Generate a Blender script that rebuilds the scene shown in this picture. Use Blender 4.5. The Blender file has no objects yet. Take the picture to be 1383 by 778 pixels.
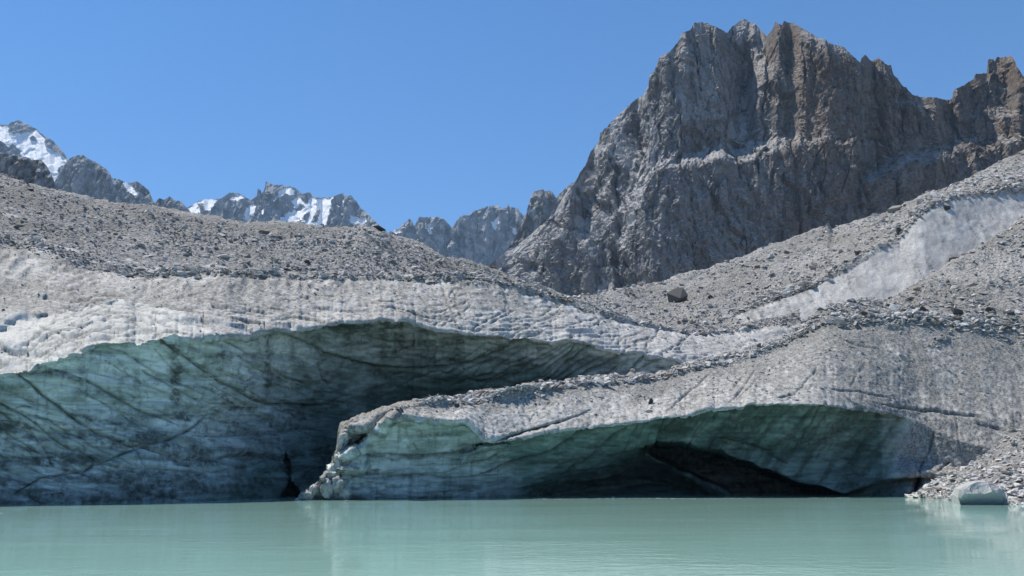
import bpy, bmesh, math, random
import numpy as np
from mathutils import Vector

random.seed(7)
rng = np.random.default_rng(7)
sc = bpy.context.scene
C = sc.collection
R = math.radians

# ------------------------------------------------------------------ camera, world, sun, exposure
PITCH = R(12.3)
F_PX, CX, CY = 1150.0, 691.5, 389.0          # focal length and centre in photo pixels (1383 x 778)
CAM_Z = 1.82
cam_d = bpy.data.cameras.new('camera'); cam = bpy.data.objects.new('camera', cam_d); C.objects.link(cam)
cam.location = (0, 0, CAM_Z); cam.rotation_euler = (R(90) + PITCH, 0, 0)
cam_d.sensor_width = 36.0; cam_d.lens = 36.0 * F_PX / 1383.0
cam_d.clip_start = 0.1; cam_d.clip_end = 30000
sc.camera = cam

SUN = Vector((-0.42, 0.22, 0.90)).normalized()
SUN_EL = math.asin(SUN.z)
w = bpy.data.worlds.new('World'); sc.world = w; w.use_nodes = True
wn = w.node_tree
sky = wn.nodes.new('ShaderNodeTexSky'); sky.sky_type = 'NISHITA'; sky.sun_disc = False
sky.sun_elevation = SUN_EL; sky.sun_rotation = math.atan2(SUN.x, SUN.y)
sky.altitude = 2600; sky.air_density = 1.0; sky.dust_density = 0.05; sky.ozone_density = 3.0
bg = wn.nodes['Background']; bg.inputs['Strength'].default_value = 0.14
hs = wn.nodes.new('ShaderNodeHueSaturation'); hs.inputs['Saturation'].default_value = 1.25
wn.links.new(sky.outputs[0], hs.inputs['Color']); wn.links.new(hs.outputs[0], bg.inputs['Color'])
sun_d = bpy.data.lights.new('sun', 'SUN'); sun_d.energy = 5.0; sun_d.angle = R(0.53); sun_d.color = (1, .925, .80)
sun = bpy.data.objects.new('sun', sun_d); C.objects.link(sun)
sun.rotation_euler = SUN.to_track_quat('Z', 'Y').to_euler(); sun.location = (-200, 100, 600)
sc.view_settings.view_transform = 'Standard'; sc.view_settings.look = 'None'
sc.view_settings.exposure = 0.45; sc.view_settings.gamma = 1.0

# ------------------------------------------------------------------ numeric helpers
sp, cp = math.sin(PITCH), math.cos(PITCH)
def P(px, py, D):
    """world point seen in photo pixel px, py at the distance D along the valley"""
    xc = (px - CX) / F_PX; yc = (CY - py) / F_PX
    k = D / (cp - sp * yc)
    return np.stack([xc * k, D + 0 * px, CAM_Z + (sp + cp * yc) * k], -1)
def py_of(D, z):
    r = (z - CAM_Z) / D
    return CY - F_PX * (r * cp - sp) / (cp + r * sp)
def z_of(py, D):
    yc = (CY - py) / F_PX
    return CAM_Z + D * (sp + cp * yc) / (cp - sp * yc)
def cur(pts, x):
    a = np.array(pts, float); return np.interp(x, a[:, 0], a[:, 1])
def smooth1(a, n):
    if n < 2: return a
    k = np.hanning(n + 2)[1:-1]; k /= k.sum()
    return np.convolve(np.pad(a, (n, n), 'edge'), k, 'same')[n:-n]
def sstep(a, b, x):
    t = np.clip((x - a) / (b - a), 0, 1); return t * t * (3 - 2 * t)

def _h(ix, iy, iz, seed):
    h = (ix * np.uint32(374761393) + iy * np.uint32(668265263) + iz * np.uint32(2147483647) + np.uint32((seed * 974634777) & 0xffffffff))
    h = (h ^ (h >> np.uint32(13))) * np.uint32(1274126177)
    h = (h ^ (h >> np.uint32(16))) * np.uint32(2246822519)
    return h ^ (h >> np.uint32(15))
def noise(x, y, z, seed=0):
    x = np.asarray(x, np.float32); y = np.asarray(y, np.float32); z = np.asarray(z, np.float32)
    x, y, z = np.broadcast_arrays(x, y, z)
    fx, fy, fz = np.floor(x), np.floor(y), np.floor(z)
    ix, iy, iz = (f.astype(np.int64).astype(np.uint32) for f in (fx, fy, fz))
    dx, dy, dz = x - fx, y - fy, z - fz
    u, v, ww = (t * t * t * (t * (t * 6 - 15) + 10) for t in (dx, dy, dz))
    out = 0
    for a in (0, 1):
        for b in (0, 1):
            for c in (0, 1):
                h = _h(ix + np.uint32(a), iy + np.uint32(b), iz + np.uint32(c), seed)
                g = ((h & np.uint32(1023)).astype(np.float32) / 511.5 - 1) * (dx - a) \
                  + (((h >> np.uint32(10)) & np.uint32(1023)).astype(np.float32) / 511.5 - 1) * (dy - b) \
                  + (((h >> np.uint32(20)) & np.uint32(1023)).astype(np.float32) / 511.5 - 1) * (dz - c)
                out = out + g * (u if a else 1 - u) * (v if b else 1 - v) * (ww if c else 1 - ww)
    return out * 1.6
def fbm(x, y, z, oct=4, seed=0, gain=.5, lac=2.03):
    s, a = 0, 1.0
    for i in range(oct):
        s = s + a * noise(x, y, z, seed + i * 17); a *= gain
        x, y, z = x * lac + 5.3, y * lac + 9.1, z * lac + 3.7
    return s
def ridged(x, y, z, oct=4, seed=0, gain=.5):
    s, a = 0, 1.0
    for i in range(oct):
        s = s + a * (1 - 2 * np.abs(noise(x, y, z, seed + i * 13))); a *= gain
        x, y, z = x * 2.07 + 1.3, y * 2.07 + 4.1, z * 2.07 + 7.7
    return s
def facet(u, v, seed, pen=.9, tilt=.8):
    """jittered cells, each with a tilted plane and a step of its own: blocky chiselled rock, about -1..1"""
    u = np.asarray(u, np.float32); v = np.asarray(v, np.float32)
    iu, iv = np.floor(u), np.floor(v)
    best = np.full(u.shape, 99, np.float32); out = np.zeros(u.shape, np.float32)
    for a in (-1, 0, 1):
        for b in (-1, 0, 1):
            ci, cj = iu + a, iv + b
            h = _h(ci.astype(np.int64).astype(np.uint32), cj.astype(np.int64).astype(np.uint32), np.uint32(seed), seed)
            h2 = _h(ci.astype(np.int64).astype(np.uint32), cj.astype(np.int64).astype(np.uint32), np.uint32(seed + 77), seed + 5)
            r = lambda hh, s: ((hh >> np.uint32(s)) & np.uint32(1023)).astype(np.float32) / 1023
            dx = u - ci - r(h, 0); dy = v - cj - r(h, 10)
            dist = np.abs(dx) + np.abs(dy) + .35 * np.maximum(np.abs(dx), np.abs(dy))
            val = (r(h, 20) - .5) * .5 * pen + tilt * ((r(h2, 0) - .5) * 2 * dx + (r(h2, 10) - .6) * 1.6 * dy)
            m = dist < best; best = np.where(m, dist, best); out = np.where(m, val, out)
    return out
def seg_dist(X, Y, poly, closed=False):
    """distance to a polyline, and the run along it 0..1"""
    d = np.full(X.shape, 1e9, np.float32); t_at = np.zeros(X.shape, np.float32)
    pts = list(poly) + ([poly[0]] if closed else [])
    n = len(pts) - 1
    for i in range(n):
        (x0, y0), (x1, y1) = pts[i], pts[i + 1]
        vx, vy = x1 - x0, y1 - y0; L = vx * vx + vy * vy + 1e-9
        t = np.clip(((X - x0) * vx + (Y - y0) * vy) / L, 0, 1)
        dd = np.hypot(X - x0 - t * vx, Y - y0 - t * vy)
        m = dd < d
        d = np.where(m, dd, d); t_at = np.where(m, (i + t) / n, t_at)
    return d, t_at
def poly_sd(X, Y, poly):
    """signed distance to a polygon, positive inside"""
    a = np.array(poly, float); pad = 60
    out = np.full(X.shape, -1e3, np.float32)
    m = (X > a[:, 0].min() - pad) & (X < a[:, 0].max() + pad) & (Y > a[:, 1].min() - pad) & (Y < a[:, 1].max() + pad)
    x, y = X[m], Y[m]
    d, _ = seg_dist(x, y, poly, True)
    ins = np.zeros(x.shape, bool); j = len(poly) - 1
    for i in range(len(poly)):
        (xi, yi), (xj, yj) = poly[i], poly[j]
        if yi != yj:
            ins ^= ((yi > y) != (yj > y)) & (x < (xj - xi) * (y - yi) / (yj - yi) + xi)
        j = i
    out[m] = np.where(ins, d, -d)
    return out
def lines_field(X, Y, lines):
    """lines: (points, width, strength) -> 0..1 field, strongest on the lines, tapering at their ends"""
    f = np.zeros(X.shape, np.float32)
    for pts, wd, st in lines:
        a = np.array(pts, float); pad = wd * 3 + 2
        m = (X > a[:, 0].min() - pad) & (X < a[:, 0].max() + pad) & (Y > a[:, 1].min() - pad) & (Y < a[:, 1].max() + pad)
        d, t = seg_dist(X[m], Y[m], pts)
        tap = np.clip(np.minimum(t, 1 - t) * 8, .25, 1)
        f[m] = np.maximum(f[m], st * np.exp(-(d / (wd * tap)) ** 2))
    return f

def grid(cols, curves, rows):
    """curves: list of (py, D) arrays over cols, bottom to top; rows: subdivisions between them. Returns px, py, D and row coordinate"""
    X, Y, D, K = [], [], [], []
    n = len(curves)
    for k in range(n - 1):
        (y0, d0), (y1, d1) = curves[k], curves[k + 1]
        m = rows[k]
        for i in range(m + (k == n - 2)):
            s = i / m
            X.append(cols); Y.append(y0 + (y1 - y0) * s); D.append(d0 + (d1 - d0) * s); K.append(np.full(len(cols), k + s))
    return (np.array(a, np.float32) for a in (X, Y, D, K))
def soften(D, n):
    """smooth a field down its rows, so that the control curves leave no hinge"""
    k = np.hanning(n + 2)[1:-1]; k /= k.sum()
    p = np.pad(D, ((n, n), (0, 0)), 'edge'); out = np.zeros_like(D)
    for i, kk in enumerate(k):
        o = n - n // 2 + i
        out += kk * p[o:o + D.shape[0]]
    return out
def normals(V):
    du = np.gradient(V, axis=1); dv = np.gradient(V, axis=0)
    n = np.cross(du, dv); n /= np.linalg.norm(n, axis=-1, keepdims=True) + 1e-9
    return n

def props(o, kind=None, label=None, cat=None, group=None):
    if kind: o['kind'] = kind
    if label: o['label'] = label
    if cat: o['category'] = cat
    if group: o['group'] = group
    return o
def mesh_obj(name, V, Fq, mat, attrs=None, smooth=True, parent=None):
    """link one mesh of quads or triangles (an n x k index array)"""
    me = bpy.data.meshes.new(name)
    V = np.ascontiguousarray(V, np.float32); Fq = np.ascontiguousarray(Fq, np.int32)
    k = Fq.shape[1]
    me.vertices.add(len(V)); me.vertices.foreach_set('co', V.ravel())
    me.loops.add(Fq.size); me.loops.foreach_set('vertex_index', Fq.ravel())
    me.polygons.add(len(Fq)); me.polygons.foreach_set('loop_start', np.arange(len(Fq), dtype=np.int32) * k)
    me.polygons.foreach_set('use_smooth', np.full(len(Fq), smooth))
    for n, a in (attrs or {}).items():
        at = me.attributes.new(n, 'FLOAT', 'POINT'); at.data.foreach_set('value', np.ascontiguousarray(a, np.float32).ravel())
    me.materials.append(mat); me.update(calc_edges=True)
    o = bpy.data.objects.new(name, me); C.objects.link(o)
    if parent is not None: o.parent = parent
    return o
def quads(r, c):
    i = np.arange(r * c).reshape(r, c)
    return np.stack([i[:-1, :-1], i[:-1, 1:], i[1:, 1:], i[1:, :-1]], -1).reshape(-1, 4)
def grid_parts(V, attrs, parts):
    """cut one terrain sheet into objects by masks on its faces; parts: (name, face mask, material, smooth); the first is the parent"""
    r, c = V.shape[:2]; Q = quads(r, c); Vf = V.reshape(-1, 3); af = {k: a.ravel() for k, a in attrs.items()}
    par = None; left = np.ones(len(Q), bool)
    res = []
    for name, mask, mat, sm in parts:
        m = left if mask is None else (mask.ravel() & left)
        q = Q[m]; left = left & ~m
        if len(q) == 0: continue
        used = np.unique(q); mp = np.zeros(len(Vf), np.int32); mp[used] = np.arange(len(used))
        res.append((name, Vf[used], mp[q], mat, {k: a[used] for k, a in af.items()}, sm))
    objs = []
    for (name, v, q, mat, a, sm) in reversed(res):      # the last entry is the rest of the sheet: the parent
        objs.append(mesh_obj(name, v, q, mat, a, sm, objs[0] if objs else None))
    return objs[0]
def fmask(a):
    return (a[:-1, :-1] + a[1:, :-1] + a[:-1, 1:] + a[1:, 1:]) / 4

# ------------------------------------------------------------------ materials
class Mat:
    def __init__(s, name):
        s.m = bpy.data.materials.new(name); s.m.use_nodes = True; s.t = s.m.node_tree
        s.b = s.t.nodes['Principled BSDF']
        s.geo = s.n('ShaderNodeNewGeometry'); s.pos = s.geo.outputs['Position']
    def n(s, ty, **kw):
        nd = s.t.nodes.new(ty)
        for k, v in kw.items(): setattr(nd, k, v)
        return nd
    def put(s, sock, v):
        if hasattr(v, 'is_linked') or isinstance(v, bpy.types.NodeSocket): s.t.links.new(v, sock)
        elif isinstance(v, (tuple, list)) and len(v) == 3 and sock.type == 'RGBA': sock.default_value = (*v, 1)
        else: sock.default_value = v
    def attr(s, name):
        return s.n('ShaderNodeAttribute', attribute_name=name).outputs['Fac']
    def math(s, op, a, b=0.0, c=0.0, clamp=False):
        nd = s.n('ShaderNodeMath', operation=op, use_clamp=clamp)
        s.put(nd.inputs[0], a); s.put(nd.inputs[1], b); s.put(nd.inputs[2], c); return nd.outputs[0]
    def mix(s, f, a, b, mode='MIX'):
        nd = s.n('ShaderNodeMix', data_type='RGBA', blend_type=mode)
        s.put(nd.inputs[0], f); s.put(nd.inputs[6], a); s.put(nd.inputs[7], b); return nd.outputs[2]
    def noise(s, scale, detail=4, rough=.55, stretch=(1, 1, 1), dist=0.0, rot=(0, 0, 0)):
        mp = s.n('ShaderNodeMapping'); s.put(mp.inputs['Vector'], s.pos); mp.inputs['Scale'].default_value = stretch
        mp.inputs['Rotation'].default_value = rot
        nd = s.n('ShaderNodeTexNoise'); s.put(nd.inputs['Vector'], mp.outputs[0])
        nd.inputs['Scale'].default_value = scale; nd.inputs['Detail'].default_value = detail
        nd.inputs['Roughness'].default_value = rough; nd.inputs['Distortion'].default_value = dist
        return nd.outputs['Fac']
    def voro(s, scale, stretch=(1, 1, 1), feature='F1', out='Distance'):
        mp = s.n('ShaderNodeMapping'); s.put(mp.inputs['Vector'], s.pos); mp.inputs['Scale'].default_value = stretch
        nd = s.n('ShaderNodeTexVoronoi', feature=feature); s.put(nd.inputs['Vector'], mp.outputs[0]); nd.inputs['Scale'].default_value = scale
        return nd.outputs[out]
    def ramp(s, f, *stops):
        nd = s.n('ShaderNodeValToRGB'); s.put(nd.inputs[0], f); e = nd.color_ramp.elements
        while len(e) < len(stops): e.new(.5)
        for el, (p, c) in zip(e, stops):
            el.position = p; el.color = (*((c,) * 3 if not isinstance(c, tuple) else c), 1)
        return nd.outputs[0]
    def rng(s, f, a, b, c=0.0, d=1.0):
        nd = s.n('ShaderNodeMapRange'); s.put(nd.inputs[0], f)
        for i, v in enumerate((a, b, c, d)): nd.inputs[i + 1].default_value = v
        return nd.outputs[0]
    def bump(s, h, strength, dist):
        nd = s.n('ShaderNodeBump'); s.put(nd.inputs['Height'], h); nd.inputs['Strength'].default_value = strength; nd.inputs['Distance'].default_value = dist
        s.t.links.new(nd.outputs[0], s.b.inputs['Normal'])
    def done(s, col, rough=.85, spec=.25):
        s.put(s.b.inputs['Base Color'], col); s.put(s.b.inputs['Roughness'], rough); s.put(s.b.inputs['Specular IOR Level'], spec)
        return s.m

def mat_ice():
    m = Mat('glacier_ice')
    n1 = m.noise(.45, 6, .62); n2 = m.noise(2.2, 6, .68); n3 = m.noise(6.0, 5, .7); n4 = m.noise(13, 3, .7)
    strk = m.noise(1.0, 6, .68, (2.2, 1.0, .30), .4); bed = m.noise(1.0, 6, .68, (.25, .3, 1.5), 1.1)
    fa = m.attr('fresh')
    white = m.mix(m.rng(n1, .35, .65), (.36, .354, .34), (.55, .543, .523))
    white = m.mix(m.math('MULTIPLY', m.rng(n3, .48, .62), .75), white, (.22, .213, .20))
    white = m.mix(m.math('MULTIPLY', m.rng(n4, .54, .64), .7), white, (.70, .695, .68))
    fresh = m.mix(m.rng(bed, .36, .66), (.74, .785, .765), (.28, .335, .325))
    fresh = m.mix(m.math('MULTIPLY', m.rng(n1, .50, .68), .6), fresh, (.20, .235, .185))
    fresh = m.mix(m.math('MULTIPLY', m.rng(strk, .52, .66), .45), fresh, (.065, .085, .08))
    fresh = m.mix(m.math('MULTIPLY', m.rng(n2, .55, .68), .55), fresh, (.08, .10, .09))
    fresh = m.mix(m.math('MULTIPLY', m.attr('clear'), m.rng(n1, .3, .6, .75, 1.0)), fresh, m.mix(m.rng(bed, .36, .66), (.155, .24, .205), (.05, .085, .075)))  # dark green of clear ice, deepened to paint shade into recess and cave
    col = m.mix(fa, white, fresh)
    silt = m.math('ADD', m.attr('silt'), m.math('MULTIPLY', m.math('SUBTRACT', n2, .5), 2.4))
    silt = m.math('ADD', silt, m.math('MULTIPLY', m.math('SUBTRACT', strk, .5), 1.1))
    silt = m.math('ADD', silt, m.math('MULTIPLY', m.math('SUBTRACT', n4, .5), 1.6))
    silt = m.math('MULTIPLY', m.rng(silt, .3, .7), m.math('SUBTRACT', 1.0, m.math('MULTIPLY', fa, .85)))
    col = m.mix(silt, col, m.mix(m.rng(n3, .42, .6), (.10, .099, .092), (.31, .306, .29)))
    speck = m.math('MULTIPLY', m.rng(m.voro(3.6, (1, 1, 1.3)), .20, .10), m.rng(n1, .46, .56))
    col = m.mix(m.math('MULTIPLY', speck, m.math('MULTIPLY', m.attr('silt'), .9)), col, (.07, .066, .06))
    dirt = m.math('MULTIPLY', m.attr('dirt'), m.rng(m.noise(2.0, 5, .65), .32, .6, .3, 1.0))  # sediment, and shade painted over the low face and the cave wedge
    col = m.mix(dirt, col, (.05, .055, .048))
    h = m.math('ADD', m.math('MULTIPLY', n3, .6), m.math('MULTIPLY', n4, .35))
    m.bump(h, .55, .12)
    return m.done(col, m.mix(m.attr('dirt'), m.mix(fa, (.75, .75, .75), (.42, .42, .42)), (.9, .9, .9)), m.mix(m.attr('dirt'), (.35, .35, .35), (.05, .05, .05)))
def mat_debris(name='debris', warm=0.0):
    m = Mat(name)
    n1 = m.noise(.35, 5, .6); n2 = m.noise(3.5, 5, .7); v = m.voro(2.4, (1, 1, 1), 'F1', 'Color')
    sep = m.n('ShaderNodeSeparateColor'); m.put(sep.inputs[0], v)
    col = m.mix(n1, (.28, .274, .264), (.37, .363, .35))
    col = m.mix(.55, col, m.ramp(sep.outputs[0], (0, (.17, .166, .16)), (.6, (.34, .333, .322)), (1, (.52, .513, .50))))
    col = m.mix(m.rng(n2, .5, .75), col, (.17, .167, .16))
    big = m.noise(.07, 5, .62); col = m.mix(m.math('MULTIPLY', m.rng(big, .46, .62), .55), col, (.21, .20, .178)); col = m.mix(m.math('MULTIPLY', m.rng(big, .46, .34), .35), col, (.46, .455, .44))
    m.bump(m.math('ADD', n2, m.math('MULTIPLY', m.voro(2.4), .8)), .9, .35)
    return m.done(col, .95, .15)
def mat_rock(name='mountain_rock', u=1.0):
    """u: metres per photo pixel where the rock stands"""
    m = Mat(name)
    n1 = m.noise(.012 / u, 5, .6); n2 = m.noise(.11 / u, 6, .68); strk = m.noise(.10 / u, 5, .62, (1, 1, .13), .3)
    cr = m.noise(.05 / u, 6, .7, (1, 1, .6), .8)
    blk = m.voro(.24 / u, (1, 1, .75), 'F1', 'Color'); sb = m.n('ShaderNodeSeparateColor'); m.put(sb.inputs[0], blk); tone = m.math('ADD', m.math('MULTIPLY', n2, .7), m.math('MULTIPLY', sb.outputs[0], .3))
    grey = m.mix(tone, (.075, .075, .078), (.31, .307, .303))
    grey = m.mix(m.math('MULTIPLY', m.attr('pale'), .9), grey, m.mix(tone, (.28, .277, .275), (.62, .61, .60)))
    brown = m.mix(tone, (.06, .043, .031), (.215, .152, .104))
    col = m.mix(m.math('MULTIPLY', m.attr('brown'), m.rng(n1, .3, .65, .35, 1.0)), grey, brown)
    col = m.mix(m.math('MULTIPLY', m.rng(strk, .52, .64), .8), col, (.05, .05, .052))
    col = m.mix(m.math('MULTIPLY', m.rng(cr, .56, .66), .55), col, (.30, .29, .28))
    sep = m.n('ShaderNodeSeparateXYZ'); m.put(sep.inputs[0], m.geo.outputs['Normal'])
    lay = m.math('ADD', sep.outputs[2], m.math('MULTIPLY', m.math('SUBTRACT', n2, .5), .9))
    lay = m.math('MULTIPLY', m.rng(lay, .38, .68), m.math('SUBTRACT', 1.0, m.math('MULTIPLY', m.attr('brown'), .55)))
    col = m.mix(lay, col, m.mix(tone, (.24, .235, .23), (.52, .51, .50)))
    m.bump(m.math('ADD', m.math('ADD', n2, m.math('MULTIPLY', sb.outputs[1], .5)), m.math('MULTIPLY', strk, .7)), .9, 4.0 * u)
    return m.done(col, .9, .2)
def mat_snow():
    m = Mat('snow'); n = m.noise(.02, 5, .6)
    return m.done(m.mix(n, (.78, .80, .83), (.86, .87, .88)), .7, .2)
def mat_stone(name, lo, hi, vertex_tone=False):
    m = Mat(name)
    n = m.noise(2.2, 5, .65); n2 = m.noise(11, 3, .6)
    if vertex_tone:
        t = m.attr('tone')
        base = m.ramp(t, (0, (.12, .118, .115)), (.14, (.30, .296, .288)), (.55, (.47, .465, .455)), (.85, (.56, .555, .545)), (.955, (.64, .635, .625)), (.96, (.28, .20, .15)), (1, (.24, .19, .16)))
        col = m.mix(m.rng(n, .35, .7), base, m.mix(.35, base, (.16, .15, .14)))
    else:
        oi = m.n('ShaderNodeObjectInfo')
        col = m.mix(m.math('ADD', m.math('MULTIPLY', oi.outputs['Random'], .6), m.math('MULTIPLY', n, .4)), lo, hi)
        col = m.mix(m.rng(n2, .55, .75), col, tuple(x * .6 for x in lo))
    m.bump(m.math('ADD', n, m.math('MULTIPLY', n2, .4)), .6, .12)
    return m.done(col, .9, .2)
def mat_water():
    m = Mat('glacial_water')
    n = m.noise(.05, 3, .5, (1, 2.2, 1))
    col = m.mix(n, (.255, .45, .395), (.295, .49, .435))
    w1 = m.noise(1.6, 3, .55, (.9, 1.25, 1), .5); w2 = m.noise(5.5, 3, .6, (.9, 1.2, 1), .3); w3 = m.noise(.10, 3, .5, (.6, 1.6, 1))
    h = m.math('ADD', m.math('MULTIPLY', w1, .6), m.math('MULTIPLY', w2, .22)); h = m.math('MULTIPLY', h, m.rng(w3, .4, .62, .08, 1.0))
    m.bump(h, .11, .25)
    m.b.inputs['IOR'].default_value = 1.33
    return m.done(col, .06, .42)
M_ICE, M_DEB, M_SNOW, M_WATER = mat_ice(), mat_debris(), mat_snow(), mat_water()
M_ROCK = mat_rock('mountain_rock', .75)
M_STONES = mat_stone('rubble_stone', None, None, True)
M_S = {'slate': mat_stone('slate_stone', (.07, .068, .064), (.15, .147, .14)), 'grey': mat_stone('grey_stone', (.19, .185, .175), (.34, .335, .32)), 'pale': mat_stone('pale_stone', (.40, .395, .38), (.56, .555, .54)),
       'dark': mat_stone('dark_stone', (.045, .043, .042), (.10, .095, .09)), 'brown': mat_stone('brown_stone', (.12, .095, .075), (.22, .18, .145))}

# ------------------------------------------------------------------ ground and water
gx = np.linspace(-9000, 9000, 61); gy = np.linspace(-7000, 11000, 61)
GX, GY = np.meshgrid(gx, gy)
props(mesh_obj('ground', np.stack([GX, GY, np.full_like(GX, -6.0)], -1).reshape(-1, 3), quads(61, 61), M_DEB),
      'structure', 'rubble valley floor under the lake and glacier', 'ground')
sx = np.linspace(-160, 160, 161); sy = np.linspace(-120, 3.5, 70)
GX, GY = np.meshgrid(sx, sy)
GZ = np.clip((1.2 - GY) * .16, -.6, 9) + .16 * fbm(GX * .35, GY * .35, 0 * GX, 4, 3)
props(mesh_obj('shore', np.stack([GX, GY, GZ], -1).reshape(-1, 3), quads(70, 161), M_DEB), 'structure', 'stony near shore of the lake', 'shore')
wx = np.linspace(-170, 170, 200); wy = np.linspace(-4, 130, 160)
GX, GY = np.meshgrid(wx, wy)
props(mesh_obj('water', np.stack([GX, GY, 0 * GX], -1).reshape(-1, 3), quads(160, 200), M_WATER), 'structure', 'milky turquoise glacial lake in front of the ice cliff', 'lake')

LAYERS = {}
# ------------------------------------------------------------------ main glacier, left and centre
def build_glacier():
    cols = np.arange(-240, 1081, 1.6).astype(np.float32)
    c = lambda pts, s=0: smooth1(cur(pts, cols), s)
    lip = c([(-240, 560), (-60, 528), (0, 506), (37, 504), (54, 494), (75, 487), (92, 480), (113, 480), (116, 472), (131, 467), (160, 463), (188, 465), (203, 460), (231, 457), (268, 459), (296, 457), (324, 456), (351, 452), (366, 447), (409, 445), (435, 441), (465, 436), (500, 434), (527, 431), (542, 434), (574, 442), (593, 447), (636, 453), (683, 455), (713, 459), (744, 462), (767, 459), (778, 461), (810, 470), (825, 476), (838, 478), (866, 476), (878, 482), (904, 486), (960, 505), (1080, 525)])
    edge = c([(-240, 275), (0, 325), (50, 340), (130, 366), (200, 375), (300, 371), (400, 377), (500, 379), (600, 384), (640, 379), (680, 386), (720, 399), (780, 416), (830, 432), (870, 443), (940, 452), (1000, 447), (1080, 430)])
    crest = c([(-240, 150), (-80, 205), (0, 234), (37, 247), (75, 255), (113, 264), (150, 271), (188, 276), (225, 281), (260, 289), (301, 295), (350, 300), (402, 304), (443, 305), (494, 305), (522, 313), (540, 321), (571, 331), (601, 344), (632, 353), (658, 360), (703, 380), (739, 389), (767, 400), (782, 405), (830, 424), (870, 436), (940, 446), (1000, 440), (1080, 420)])
    dlip = c([(-240, 46), (0, 52), (100, 54), (250, 58.5), (300, 61), (340, 64.5), (400, 68), (500, 73), (600, 76), (700, 80), (800, 83), (850, 84.5), (900, 86), (1080, 96)], 30)
    dund = dlip + c([(-240, .3), (0, .3), (200, .5), (420, 1.6), (600, 1.6), (760, .7), (860, .3), (920, .0), (1080, 0)], 20)
    dmid = c([(-240, 48), (0, 53.2), (100, 55.6), (250, 61), (300, 64.5), (350, 69.5), (450, 79), (550, 85), (700, 88), (850, 88), (920, 87), (1080, 94)], 40)
    dwat = c([(-240, 47), (0, 53), (250, 58.5), (300, 62), (350, 66), (400, 69), (470, 76), (550, 84), (700, 91), (900, 87), (1080, 90)], 30)
    dedg = c([(-240, 72), (0, 71), (130, 73), (300, 76), (400, 81), (500, 86), (640, 89), (780, 94), (870, 98), (1080, 107)], 40)
    dcre = c([(-240, 106), (0, 105), (260, 107), (500, 106), (640, 104), (703, 101), (782, 100), (870, 102), (1080, 114)], 40)
    yw = py_of(dwat, 0.0); zc = z_of(crest, dcre)
    lip = lip + 2.6 * fbm(cols * .05, 0 * cols, 0 * cols, 4, 11) + 1.0 * noise(cols * .21, 0 * cols, 0 * cols, 12)
    curves = [(py_of(dwat + .3, -2.0), dwat + .3), (yw, dwat), (yw * .5 + (lip + 4) * .5, dmid), (lip + 4, dund), (lip, dlip),
              (lip * .5 + edge * .5, dlip * .56 + dedg * .44), (edge, dedg), (crest, dcre), (py_of(dcre + 25, zc - 4), dcre + 25), (py_of(dcre + 110, zc - 30), dcre + 110)]
    X, Y, D, K = grid(cols, curves, [4, 74, 74, 8, 34, 34, 82, 8, 4])
    Dm = soften(D, 22); tt = sstep(2.6, 3.0, K) * (1 - sstep(4.0, 4.35, K)); D = Dm * (1 - tt) + D * tt
    ylip = np.interp(X[0], cols, lip)[None, :].repeat(X.shape[0], 0)
    # the fissure at the waterline and the blocky shelf beside it
    f = poly_sd(X, Y, [(370, 690), (374, 676), (388, 652), (386, 628), (389, 612), (391, 628), (394, 650), (404, 664), (418, 676), (420, 690)])
    D = D + 4 * sstep(-1.5, 5, f)
    # benches of ice on the left shoulder, with the deep groove behind them
    g = lines_field(X, Y, [([(-60, 470), (0, 452), (22, 438), (60, 432), (110, 420), (160, 412)], 7, 1.0)])
    D = D + .5 * g
    D = D - .35 * lines_field(X, Y, [([(-40, 448), (0, 436), (25, 420), (60, 425)], 9, 1), ([(0, 470), (60, 450), (120, 438)], 9, .8), ([(155, 412), (185, 409), (215, 418)], 6, .9), ([(40, 396), (52, 393), (62, 398)], 7, .9)])
    V = P(X, Y, D); N = normals(V)
    x, y, z = V[..., 0], V[..., 1], V[..., 2]
    face = sstep(.9, 1.0, K) * (1 - sstep(3.85, 4.12, K + .12 * fbm(x * .5, y * .5, z * .5, 3, 5) + .16 * ridged(x * .9 + .5 * z, y * .3, z * .3, 3, 6)))
    slope = sstep(3.6, 4.2, K) * (1 - sstep(5.75, 6.25, K)); deb = sstep(5.75, 6.25, K + .38 * fbm(x * .22, y * .2, z * .5, 4, 9))
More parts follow.
